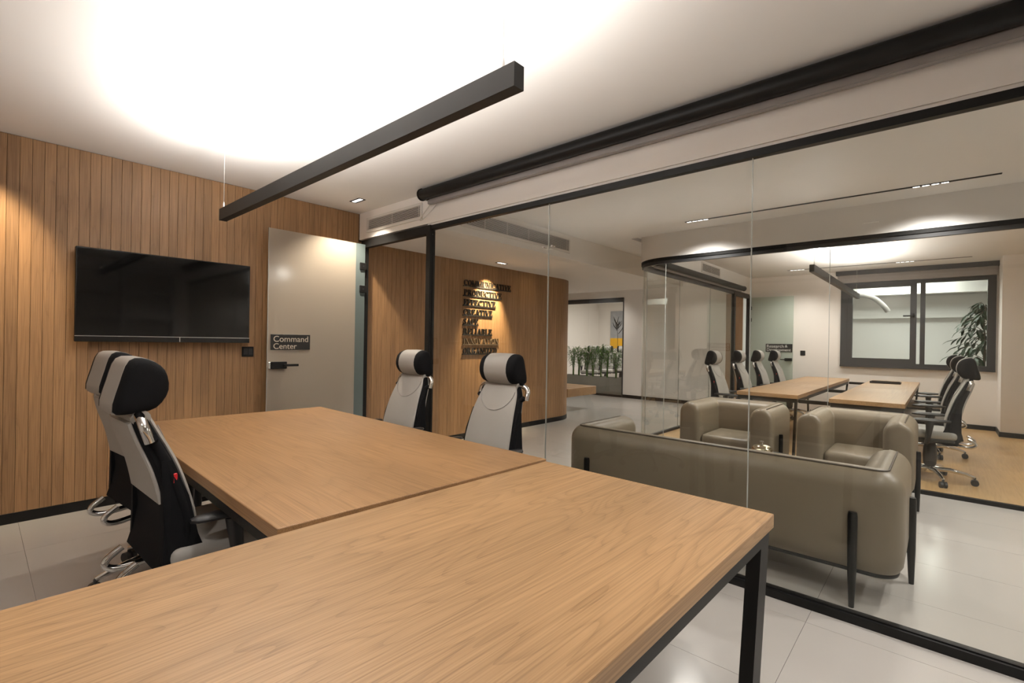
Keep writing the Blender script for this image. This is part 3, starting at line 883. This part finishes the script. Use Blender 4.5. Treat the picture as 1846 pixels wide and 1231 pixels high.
# ================================================================== TASK CHAIRS
def spline(pts, n):
    out = []
    for i in range(len(pts) - 1):
        p0 = pts[max(i - 1, 0)]; p1 = pts[i]; p2 = pts[i + 1]; p3 = pts[min(i + 2, len(pts) - 1)]
        for k in range(n):
            u_ = k / n
            out.append(tuple(0.5 * ((2 * b_) + (-a_ + c_) * u_ + (2 * a_ - 5 * b_ + 4 * c_ - d_) * u_ ** 2 + (-a_ + 3 * b_ - 3 * c_ + d_) * u_ ** 3) for a_, b_, c_, d_ in zip(p0, p1, p2, p3)))
    out.append(tuple(pts[-1]))
    return out
def slab_along(path, front, back, r=.014):
    """path of (x, z, half_width); a rounded slab from `front` to `back` (offset along the path normal)"""
    rings = []
    n = len(path)
    for i, (x_, z_, hw) in enumerate(path):
        a = path[max(i - 1, 0)]; c = path[min(i + 1, n - 1)]
        d = Vector((c[0] - a[0], c[1] - a[1])).normalized()
        nr = Vector((d.y, -d.x))                      # towards +x (front)
        f_ = front[i] if isinstance(front, list) else front
        b_ = back[i] if isinstance(back, list) else back
        sec = [(-hw, b_ + r), (-hw, f_ - r), (-hw + r * .35, f_ - r * .35), (-hw + r, f_), (0, f_ + .004), (hw - r, f_), (hw - r * .35, f_ - r * .35), (hw, f_ - r), (hw, b_ + r), (hw - r, b_), (-hw + r, b_)]
        rings.append([(x_ + nr.x * o_, y_, z_ + nr.y * o_) for y_, o_ in sec])
    m_ = MB(); m_.rings(rings); return m_
def make_chair(label, cat='office chair'):
    t = thing('office_chair', label, cat)
    # five-star base
    bm_ = MB()
    bm_.lathe([(.0, .075), (.045, .075), (.05, .10), (.045, .135), (.0, .14)], 16)
    base = bm_.build('base_hub', M['chrome'], t, 50)
    for k in range(5):
        a = 2 * PI * k / 5 + PI
        ca, sa = math.cos(a), math.sin(a)
        l_ = MB()
        l_.tube([(.03 * ca, .03 * sa, .112), (.15 * ca, .15 * sa, .118), (.26 * ca, .26 * sa, .100), (.325 * ca, .325 * sa, .078)], [.024, .021, .017, .013], 8)
        l_.build('base_leg', M['chrome'], t, 50)
        cx, cy = .325 * ca, .325 * sa
        w_ = MB()
        for s_ in (-1, 1):
            o0 = s_ * .006; o1 = s_ * .026
            w_.tube([(cx - sa * o0, cy + ca * o0, .030), (cx - sa * o1, cy + ca * o1, .030)], .030, 14)
        w_.tube([(cx, cy, .03), (cx, cy, .08)], .009, 8)
        w_.build('caster', M['plastic'], t, 40)
    c_ = MB(); c_.lathe([(.0, .13), (.034, .13), (.05, .16), (.056, .24), (.052, .32), (.036, .39), (.0, .39)], 18)
    c_.build('column', M['plastic'], t, 50)
    mch = MB().box(-.16, .12, -.10, .10, .375, .418, bevel=.01)
    mch.build('mechanism', M['plastic'], t)
    # seat
    s_ = MB().box(-.20, .275, -.245, .245, .432, .515, bevel=.036, seg=4)
    seat = s_.build('seat', M['leather'], t, 40)
    MB().box(-.18, .25, -.235, .235, .412, .44, bevel=.01).build('seat_shell', M['plastic'], seat)
    # back
    prof = [(-.160, .415, .206), (-.136, .50, .214), (-.130, .60, .216), (-.152, .70, .212), (-.190, .82, .200), (-.240, .93, .180), (-.268, .995, .152)]
    path = spline(prof, 5)
    n = len(path)
    th = [.034 + .048 * min(1, 1.3 * (1 - i / (n - 1))) for i in range(n)]
    back = slab_along(path, .012, [-q for q in th], .012).build('backrest', M['fabric'], t, 40)
    fp = [(x_, z_, max(hw - .012, .05)) for x_, z_, hw in path]
    pad = slab_along(fp, .026, .008, .009).build('front_pad', M['leather'], back, 40)
    # roll over the top and the flap down the back
    tx, tz, tw = path[-1]
    rl_ = MB(); rl_.tube([(tx - .004, -tw + .006, tz), (tx - .004, tw - .006, tz)], .030, 16); rl_.build('top_roll', M['leather'], back, 50)
    i0 = int(n * .50)
    fl_ = [(x_, z_, hw - .012) for x_, z_, hw in path[i0:]]
    slab_along(fl_, [-q + .002 for q in th[i0:]], [-q - .012 for q in th[i0:]], .005).build('rear_flap', M['leather'], back, 40)
    # curved seam on the front pad
    sm = MB(); sp = []
    for k in range(19):
        u_ = -1 + 2 * k / 18
        u_ = math.sin(u_ * PI / 2)
        zz = .955 - .125 * math.sqrt(max(0, 1 - u_ * u_))
        j = min(range(n), key=lambda q: abs(path[q][1] - zz))
        j = max(1, min(n - 2, j))
        j0 = j if path[j][1] <= zz else j - 1
        f_ = (zz - path[j0][1]) / (path[j0 + 1][1] - path[j0][1])
        xx = path[j0][0] + (path[j0 + 1][0] - path[j0][0]) * f_
        sp.append((xx + .0268 + .004 * (1 - abs(u_) * .88), u_ * .150, zz + .012))
    sm.tube(sp, .0022, 6); sm.build('seam', M['seam'], pad)
    # chrome shoulder arms
    for s_ in (-1, 1):
        q = MB()
        pts = spline([(-.276, s_ * .10, 1.004), (-.282, s_ * .172, 1.004), (-.280, s_ * .212, .974), (-.262, s_ * .216, .915)], 6)
        q.tube(pts, .0165, 12); q.build('shoulder_arm', M['chrome'], t, 60)
        sd = MB()
        pp = [(x_ - .012, s_ * (hw - .004), z_) for x_, z_, hw in path if z_ < .94]
        pp[-1] = (pp[-1][0], s_ * .208, pp[-1][2])
        sd.tube(pp, .017, 8); sd.build('side_bolster', M['fabric'], back, 60)
        wg = MB()
        wg.prism([(-.228, .84), (-.196, .84), (-.142, .70), (-.112, .55), (-.060, .405), (-.120, .385), (-.200, .39), (-.224, .47), (-.222, .60), (-.224, .72)], lambda q: (q[0], s_ * .185, q[1]), lambda q: (q[0] + .004, s_ * (.228 - .018 * max(0, (q[1] - .6) / .24)), q[1]))
        wg.build('side_wing', M['fabric'], back)
        # lower chrome loop
        q = MB()
        q.tube(spline([(-.12, s_ * .085, .392), (-.26, s_ * .10, .372), (-.315, s_ * .11, .385), (-.318, s_ * .11, .415), (-.27, s_ * .11, .452)], 6), .0135, 10)
        q.build('back_tube', M['chrome'], t, 60)
        # arm
        p_ = MB()
        p_.tube([(.02, s_ * .20, .405), (.02, s_ * .275, .405), (.015, s_ * .285, .44), (.005, s_ * .285, .52), (0, s_ * .283, .60)], [.018, .02, .022, .026, .034], 10)
        arm = p_.build('arm_post', M['plastic'], t, 60)
        ap = MB()
        prof_ = [(-.15, .012, .008), (-.13, .030, .012), (-.05, .042, .016), (.06, .045, .017), (.13, .036, .013), (.155, .014, .008)]
        ap.rings([[(x_, s_ * .28 + hw * math.cos(2 * PI * k / 14), .618 + hh * math.sin(2 * PI * k / 14) - .05 * max(0, x_) ** 1.3) for k in range(14)] for x_, hw, hh in prof_])
        ap.build('arm_pad', M['plastic'], arm, 60)
    # red adjuster on the right-hand side
    MB().box(-.19, -.175, -.218, -.208, .752, .79, bevel=.003, seg=1).build('red_lever', M['red'], back)
    # headrest
    hp = [(-.088, -.094), (-.035, -.104), (.040, -.088), (.080, -.020), (.066, .058), (.016, .098), (-.040, .094), (-.068, .010)]
    hpc = []
    for q in range(8):
        p0, p1, p2, p3 = hp[q - 1], hp[q], hp[(q + 1) % 8], hp[(q + 2) % 8]
        for u_ in (0, .333, .667):
            hpc.append(tuple(.5 * (2 * b_ + (c_ - a_) * u_ + (2 * a_ - 5 * b_ + 4 * c_ - d_) * u_ ** 2 + (3 * b_ - a_ - 3 * c_ + d_) * u_ ** 3) for a_, b_, c_, d_ in zip(p0, p1, p2, p3)))
    def hr_ring(y_, k):
        return [(-.262 + px_ * k, y_, 1.114 + pz_ * k) for px_, pz_ in hpc]
    hb = MB(); hb.rings([hr_ring(y_, k) for y_, k in ((-.102, 1.0), (-.05, 1.02), (0, 1.028), (.05, 1.02), (.102, 1.0))])
    head = hb.build('headrest', M['leather'], t, 50)
    for s_ in (-1, 1):
        hc = MB(); hc.rings([hr_ring(s_ * y_, k) for y_, k in ((.102, .985), (.13, .965), (.150, .90), (.160, .78), (.163, .55))])
        hc.build('headrest_side', M['fabric'], head, 60)
    MB().box(-.285, -.25, -.03, .03, .97, 1.04).build('headrest_stem', M['plastic'], t)
    return t
chair = make_chair('grey and black office chair nearest the viewer on the left of the table')
def put_chair(o, x_, y_, rz, label, group, dz=0.0):
    o.location = (x_, y_, dz)
    o.rotation_euler = (0, 0, rz)
    o['label'] = label
    o['group'] = group
    return o
G1 = 'office chairs around the meeting table'
G2 = 'office chairs at the far office tables'
G3 = 'office chairs in the distant room'
put_chair(chair, .68, 2.34, math.radians(2), 'grey and black office chair nearest the viewer at the left of the meeting table', G1)
def dup(*a, **k):
    return put_chair(copy_tree(chair), *a, **k)
dup(.742, 3.17, math.radians(6), 'grey and black office chair hidden behind the nearest left chair', G1)
dup(2.17, 3.26, math.radians(180), 'grey and black office chair in front of the doorway post', G1)
dup(2.15, 2.24, math.radians(180), 'grey and black office chair just left of the sofa behind the glass', G1)
for (xx, yy, lb) in ((7.20, 2.22, 'office chair nearest the lounge on the frosted door side of the far office'),
                     (8.35, 2.22, 'second office chair from the lounge on the frosted door side of the far office'),
                     (9.45, 2.22, 'third office chair from the lounge on the frosted door side of the far office'),
                     (10.20, 2.12, 'office chair right beneath the Research & Development plate')):
    dup(xx, yy, math.radians(-90), lb, G2)
for (xx, yy, lb) in ((6.35, .08, 'office chair nearest the viewer on the window side of the far office'),
                     (7.85, .11, 'middle office chair on the window side of the far office'),
                     (9.35, .14, 'rearmost office chair on the window side of the far office')):
    dup(xx, yy, math.radians(90), lb, G2)
for (xx, yy, lb) in ((11.95, 7.59, 'leftmost office chair behind the palms in the distant room'),
                     (12.75, 7.58, 'middle office chair behind the palms in the distant room'),
                     (13.55, 7.52, 'office chair under the picture in the distant room')):
    dup(xx, yy, math.radians(200), lb, G3)

# ================================================================== SOFA AND ARMCHAIRS
def make_seat(name, label, cat, loc, rz, W, D, ncush, H=.715, Z0=.185, T=.20):
    t = thing(name, label, cat, loc, rz)
    # centreline of the padded shell: front of one arm, round the back, front of the other arm
    rc = .10 + T / 2
    hx, hy = D / 2, W / 2
    def path(o_):
        """outline offset o_ from the outer face (inwards positive)"""
        p = []
        r_ = max(.125 - o_, .012)
        p.append((hx, -hy + o_)); p.append((0, -hy + o_))
        for k in range(9):
            a = PI / 2 * k / 8
            p.append((-hx + o_ + r_ - r_ * math.sin(a), -hy + o_ + r_ - r_ * math.cos(a)))
        for u_ in (-.5, 0, .5):
            p.append((-hx + o_, u_ * (hy - .2) * 1.6))
        for k in range(9):
            a = PI / 2 * k / 8
            p.append((-hx + o_ + r_ - r_ * math.cos(a), hy - o_ - r_ + r_ * math.sin(a)))
        p.append((0, hy - o_)); p.append((hx, hy - o_))
        return p
    R1, R2 = .105, .092
    sec = [(.020, Z0), (.004, Z0 + .03), (0, Z0 + .07), (0, (Z0 + H) / 2)]
    for k in range(9):
        a = PI / 2 * k / 8
        sec.append((R1 - R1 * math.cos(a), H - R1 + R1 * math.sin(a)))
    for k in range(7):
        a = PI / 2 * k / 6
        sec.append((T - R2 + R2 * math.sin(a), H - R2 + R2 * math.cos(a) - .004))
    sec += [(T, (Z0 + H) / 2), (T, Z0)]
    cols = [path(o_) for o_, z_ in sec]
    npth = len(cols[0])
    rings = [[(cols[j][i][0], cols[j][i][1], sec[j][1]) for j in range(len(sec))] for i in range(npth)]
    def end_ring(base, dx, k):
        cy = sum(p[1] for p in base) / len(base); cz = (Z0 + H) / 2 - .03
        return [(p[0] + dx, cy + (p[1] - cy) * k, cz + (p[2] - cz) * (1 - (1 - k) * .42)) for p in base]
    steps = ((.022, .985), (.042, .93), (.056, .82), (.062, .62))
    first = [end_ring(rings[0], d_, k) for d_, k in reversed(steps)]
    last = [end_ring(rings[-1], d_, k) for d_, k in steps]
    b_ = MB(); b_.rings(first + rings + last)
    body = b_.build('body', M['sofa'], t, 60)
    # piping along the top edge and down both arm fronts
    o_ = .066
    pp = path(o_)
    pts = [(pp[0][0] + .050, pp[0][1], Z0 + .03), (pp[0][0] + .050, pp[0][1], H - .13), (pp[0][0] + .040, pp[0][1], H - .06), (pp[0][0] + .012, pp[0][1], H - .012)]
    pts += [(q[0], q[1], H - R1 + math.sqrt(R1 ** 2 - (R1 - o_) ** 2) + .001) for q in pp]
    pts += [(q[0], -q[1], q[2]) for q in reversed(pts[:4])]
    c_ = MB(); c_.tube(pts, .0055, 8); c_.build('piping', M['pipe'], body, 60)
    # seat cushions
    wi = 2 * (hy - T) + .01
    for k in range(ncush):
        y0 = -wi / 2 + wi * k / ncush; y1 = y0 + wi / ncush
        s_ = MB().box(-hx + T - .03, hx + .02, y0 + .002, y1 - .002, .215, .415, bevel=.045, seg=4)
        cu_ = s_.build('seat_cushion', M['sofa'], t, 50)
    MB().box(-hx + T - .03, hx + .0, -wi / 2, wi / 2, Z0, .22).build('seat_base', M['sofa'], t)
    rng = MB(); pp = path(.03)
    rng.tube([(q[0], q[1], Z0 - .012) for q in pp], .011, 8)
    rng.tube([(hx, -hy + .03, Z0 - .012), (hx, hy - .03, Z0 - .012)], .011, 8)
    rng.build('base_frame', M['black'], t, 60)
    for sy in (-1, 1):
        for px_, py_, ox, oy in ((-hx - .010, sy * (hy - .20), -.012, 0), (hx - .19, sy * (hy + .010), 0, sy * .012)):
            l_ = MB()
            l_.tube([(px_ + ox * .2, py_ + oy * .2, 0), (px_, py_, Z0), (px_, py_, .455), (px_, py_, .475)], [.012, .0195, .021, .018], 14)
            lg = l_.build('leg', M['black'], t, 50)
            st = MB(); st.tube([(px_, py_, Z0 - .012), (px_ - ox * 3 , py_ - oy * 3, Z0 - .012)], .008, 8); st.build('stay', M['black'], lg)
    return t
make_seat('sofa', 'taupe leather sofa with its back to the glass', 'sofa', (3.305, 1.110, 0), 0, 1.97, .70, 2, H=.69)
make_seat('armchair', 'taupe leather armchair beside the curved glass corner', 'armchair', (5.19, 1.555, 0), PI, .86, .70, 1, H=.725)
make_seat('armchair', 'taupe leather armchair opposite the right end of the sofa', 'armchair', (5.19, .545, 0), PI, .80, .70, 1, H=.725)

ct = thing('coffee_table', 'small round black coffee table behind the sofa', 'coffee table', (4.22, 1.07, 0))
m = MB(); m.lathe([(0, .385), (.29, .385), (.30, .392), (.30, .405), (.29, .41), (0, .41)], 40); m.build('tabletop', M['black'], ct, 40)
for k in range(3):
    a = 2 * PI * k / 3
    m = MB(); m.tube([(.16 * math.cos(a), .16 * math.sin(a), .385), (.24 * math.cos(a), .24 * math.sin(a), 0)], [.014, .01], 10); m.build('leg', M['black'], ct, 40)
pt = thing('lidded_bowl', 'shiny metal lidded bowl on the coffee table', 'bowl', (4.22, 1.07, .41))
m = MB(); m.lathe([(0, 0), (.045, 0), (.07, .018), (.078, .04), (.076, .058), (0, .058)], 28); m.build('bowl', M['brass'], pt, 50)
m = MB(); m.lathe([(.078, .058), (.074, .075), (.058, .09), (.032, .099), (0, .101)], 28); lid = m.build('lid', M['brass'], pt, 50)
m = MB(); m.lathe([(0, .10), (.010, .101), (.009, .112), (.018, .120), (.018, .126), (0, .128)], 16); m.build('knob', M['chrome'], lid, 50)

# ================================================================== CORRIDOR END
bn = thing('bench', 'thick oak bench slab jutting out past the rounded oak wall', 'bench', (7.25, 5.10, 0))
MB().box(0, .98, 0, 1.9, .29, .45, bevel=.01).build('slab', M['bench'], bn)
for a in (.12, 1.3):
    MB().box(.42, .56, a + .3, a + .36, 0, .29).build('support', M['black'], bn)

op = thing('window_4', 'glazed black framed opening at the end of the corridor', 'glass partition', kind='structure')
MB().box(FX - .02, FX + .05, 5.71, 7.6, 2.296, 2.402).build('top_rail', M['winframe'], op)
MB().box(FX - .01, FX + .03, 5.71, 5.735, 0, 2.30).build('post', M['winframe'], op)
MB().box(FX - .02, FX + .03, 5.735, 7.6, 0, .05).build('bottom_rail', M['black'], op)
MB().box(FX, FX + .01, 5.735, 7.6, .05, 2.296).build('pane', M['glass'], op)
pb = thing('planter', 'low grey planter box filled with palms behind the corridor glass', 'planter', (FX + .06, 5.76, 0))
MB().box(0, .34, 0, 1.84, 0, .40).box(0, .02, 0, 1.84, .40, .447).box(.32, .34, 0, 1.84, .40, .447).box(.02, .32, 0, .02, .40, .447).box(.02, .32, 1.82, 1.84, .40, .447).build('box', M['planter'], pb)
MB().box(.02, .32, .02, 1.82, .40, .415).build('soil', M['soil'], pb)
def palm(x_, y_, hgt, seed, label):
    rnd = random.Random(seed)
    t = thing('palm', label, 'palm', (x_, y_, .415), group='palms in the corridor planter')
    t.scale = (.42, .8, 1)
    st = MB(); lf = MB()
    for k in range(rnd.randint(18, 22)):
        a = rnd.uniform(0, 2 * PI); ln = hgt * rnd.uniform(.8, 1.1); sp = rnd.uniform(.10, .30) * ln
        bx_, by_ = rnd.uniform(-.03, .03), rnd.uniform(-.03, .03)
        P = [Vector((bx_ + math.cos(a) * sp * u_ ** 2, by_ + math.sin(a) * sp * u_ ** 2, ln * (u_ - .22 * u_ ** 3))) for u_ in [q / 8 for q in range(9)]]
        st.tube(P[:7], [.006 - .0005 * q for q in range(7)], 5)
        for q in (3, 4, 4.5, 5, 5.5, 6, 6.5, 7, 7.5, 8):
            for s_ in (-1, 1):
                d = Vector((math.cos(a + s_ * 1.0), math.sin(a + s_ * 1.0), rnd.uniform(-.15, .55))).normalized()
                l_ = rnd.uniform(.18, .30) * (1.15 - abs(q - 5.5) * .09)
                wv = d.cross(Vector((0, 0, 1))).normalized() * .011
                p0 = P[int(q)].lerp(P[min(8, int(q) + 1)], q - int(q)); p1 = p0 + d * l_ * .5 + Vector((0, 0, .01)); p2 = p0 + d * l_ + Vector((0, 0, -.045))
                lf.quad(p0, p1 - wv, p2, p1 + wv)
    st.build('stem', M['palm'], t, 60)
    lf.build('foliage', M['palm'], t)
    return t
LB = ['palm at the right end of the planter by the white wall', 'palm second from the right end of the planter', 'palm third from the right end of the planter',
      'palm in the planter below the middle distant chair', 'palm in the planter below the leftmost distant chair', 'palm partly hidden by the rounded oak wall', 'palm furthest behind the rounded oak wall']
for k in range(7):
    palm(FX + .06 + (.17 if k % 2 else .22), 6.06 + k * .212, .84 + .16 * ((k * 37) % 5) / 5, 40 + k, LB[k])

ar = thing('painting', 'tall grey and yellow canvas with a black brush figure', 'painting', (14.598, 8.50, 1.13))
MB().box(-.035, 0, -.56, 0, 0, 1.26).build('canvas', M['artgrey'], ar)
MB().box(-.037, -.035, -.56, 0, 0, .34).build('yellow_band', M['artyellow'], ar)
br = MB(); rnd = random.Random(3)
br.tube([(-.037, -.29, .0), (-.037, -.285, .3), (-.037, -.275, .56)], .007, 5)
for k in range(13):
    a = rnd.uniform(.9, 2.3); l_ = rnd.uniform(.16, .34); z_ = rnd.uniform(.46, .80); y_ = -.28 + rnd.uniform(-.05, .05)
    br.tube([(-.037, y_, z_), (-.037, y_ + math.cos(a) * l_ * .5 + rnd.uniform(-.03, .03), z_ + math.sin(a) * l_ * .5), (-.037, y_ + math.cos(a) * l_ * .9, z_ + math.sin(a) * l_)], [.010, .014, .004], 5)
br.build('brush_figure', M['artblack'], ar)

# ================================================================== PLANT BEYOND THE WINDOW
pl = thing('weeping_fig', 'leafy dark green fig plant beyond the office window', 'plant', (11.75, -.55, 0))
m = MB(); m.lathe([(0, 0), (.13, 0), (.17, .34), (.155, .34), (.15, .31), (0, .31)], 24); m.build('pot', M['planter'], pl, 40)
m = MB(); m.tube([(0, 0, .3), (.02, .01, .8), (-.01, .0, 1.4), (.01, .02, 2.0)], [.028, .022, .015, .005], 8); trk = m.build('trunk', M['bark'], pl, 60)
leaf = MB()
Lf = [(0, 0, 0), (.05, .022, .006), (.11, .026, .004), (.165, .012, -.016), (.19, 0, -.03), (.165, -.012, -.016), (.11, -.026, .004), (.05, -.022, .006)]
mid = [(.05, 0, -.002), (.11, 0, -.004), (.165, 0, -.02)]
for tri in ((Lf[0], mid[0], Lf[1]), (Lf[0], Lf[7], mid[0]), (mid[0], mid[1], Lf[2], Lf[1]), (mid[0], Lf[7], Lf[6], mid[1]), (mid[1], mid[2], Lf[3], Lf[2]), (mid[1], Lf[6], Lf[5], mid[2]), (mid[2], Lf[4], Lf[3]), (mid[2], Lf[5], Lf[4])):
    leaf.quad(*tri)
leaf_me = leaf.mesh('leaf', M['leaf'])
rnd = random.Random(11)
brm = MB()
for k in range(36):
    z_ = .72 + 1.28 * k / 35; a = k * 2.4
    reach = (.52 - .30 * abs(z_ - 1.15) / .95) * rnd.uniform(.8, 1.1)
    if z_ > 1.85: reach *= .6
    d = Vector((math.cos(a), math.sin(a), 0))
    P = [Vector((0, 0, z_)) + d * reach * u_ + Vector((0, 0, .16 * math.sin(u_ * 2.4) - .06 * u_)) for u_ in (0, .3, .6, 1.0)]
    brm.tube(P, [.007, .006, .004, .002], 5)
    for q in range(8):
        u_ = .20 + .80 * q / 7
        i_ = min(2, int(u_ * 3)); f_ = u_ * 3 - i_
        p = P[i_].lerp(P[i_ + 1], min(1, f_))
        o = link('leaf', leaf_me, pl)
        o.location = p
        o.rotation_euler = (rnd.uniform(-.5, .5), rnd.uniform(.25, 1.0), a + (1 if q % 2 else -1) * rnd.uniform(.3, 1.0))
        s_ = rnd.uniform(.85, 1.25)
        o.scale = (s_, s_, s_)
brm.build('branches', M['bark'], pl, 60)

bm = MB().box(12.9, 13.15, -2.7, 3.3, 2.42, 2.9).box(13.45, 13.6, -2.7, 3.3, 1.95, 2.42)
tag(bm.build('trim_4', M['paint']), 'white ceiling beams beyond the office window', 'beam', kind='structure')
pp_ = MB(); pp_.tube(spline([(12.5, 2.6, 2.45), (12.5, 1.6, 2.42), (12.5, 1.15, 2.36), (12.55, .95, 2.2), (12.6, .85, 2.05)], 6), .05, 14)
tag(pp_.build('duct_pipe', M['grey'], None, 60), 'grey bent pipe hanging beyond the left office window pane', 'pipe')

# ================================================================== BEHIND THE VIEWER, mirrored in the television
sh = thing('shelving', 'white wall shelving behind the viewer mirrored in the television', 'shelf', (.2, -1.69, .35))
for z_ in (0, .42, .84, 1.26, 1.68, 2.1):
    MB().box(0, 2.3, 0, .28, z_, z_ + .03).build('board', M['shelf'], sh)
for a in (0, .76, 1.52, 2.27):
    MB().box(a, a + .03, 0, .28, .03, 2.1).build('upright', M['shelf'], sh)
MB().box(0, 2.3, 0, .012, .03, 2.1).build('back_panel', M['shelf'], sh)

# ================================================================== LIGHT OF THE NEIGHBOURING ROOMS
def ceiling_panel(loc, sx, sy, label, power, col):
    t = thing('ceiling_light', label, 'ceiling light', loc)
    MB().box(-sx / 2 - .01, sx / 2 + .01, -sy / 2 - .01, sy / 2 + .01, -.02, 0).build('housing', M['vent'], t)
    MB().box(-sx / 2, sx / 2, -sy / 2, sy / 2, -.024, -.02).build('diffuser', M['ledstrip'], t)
    lamp('AREA', 'panel_light', (0, 0, -.03), (0, 0, -1), power, col, t, shape='RECTANGLE', size=sx, size_y=sy)
    return t
ceiling_panel((12.6, 6.6, H_CEIL), 1.2, .6, 'ceiling light panel in the distant room', 75, COL_NEUTRAL)
ceiling_panel((12.3, .6, 2.9), 1.2, 1.2, 'ceiling light panel beyond the office window', 48, COL_COOL)
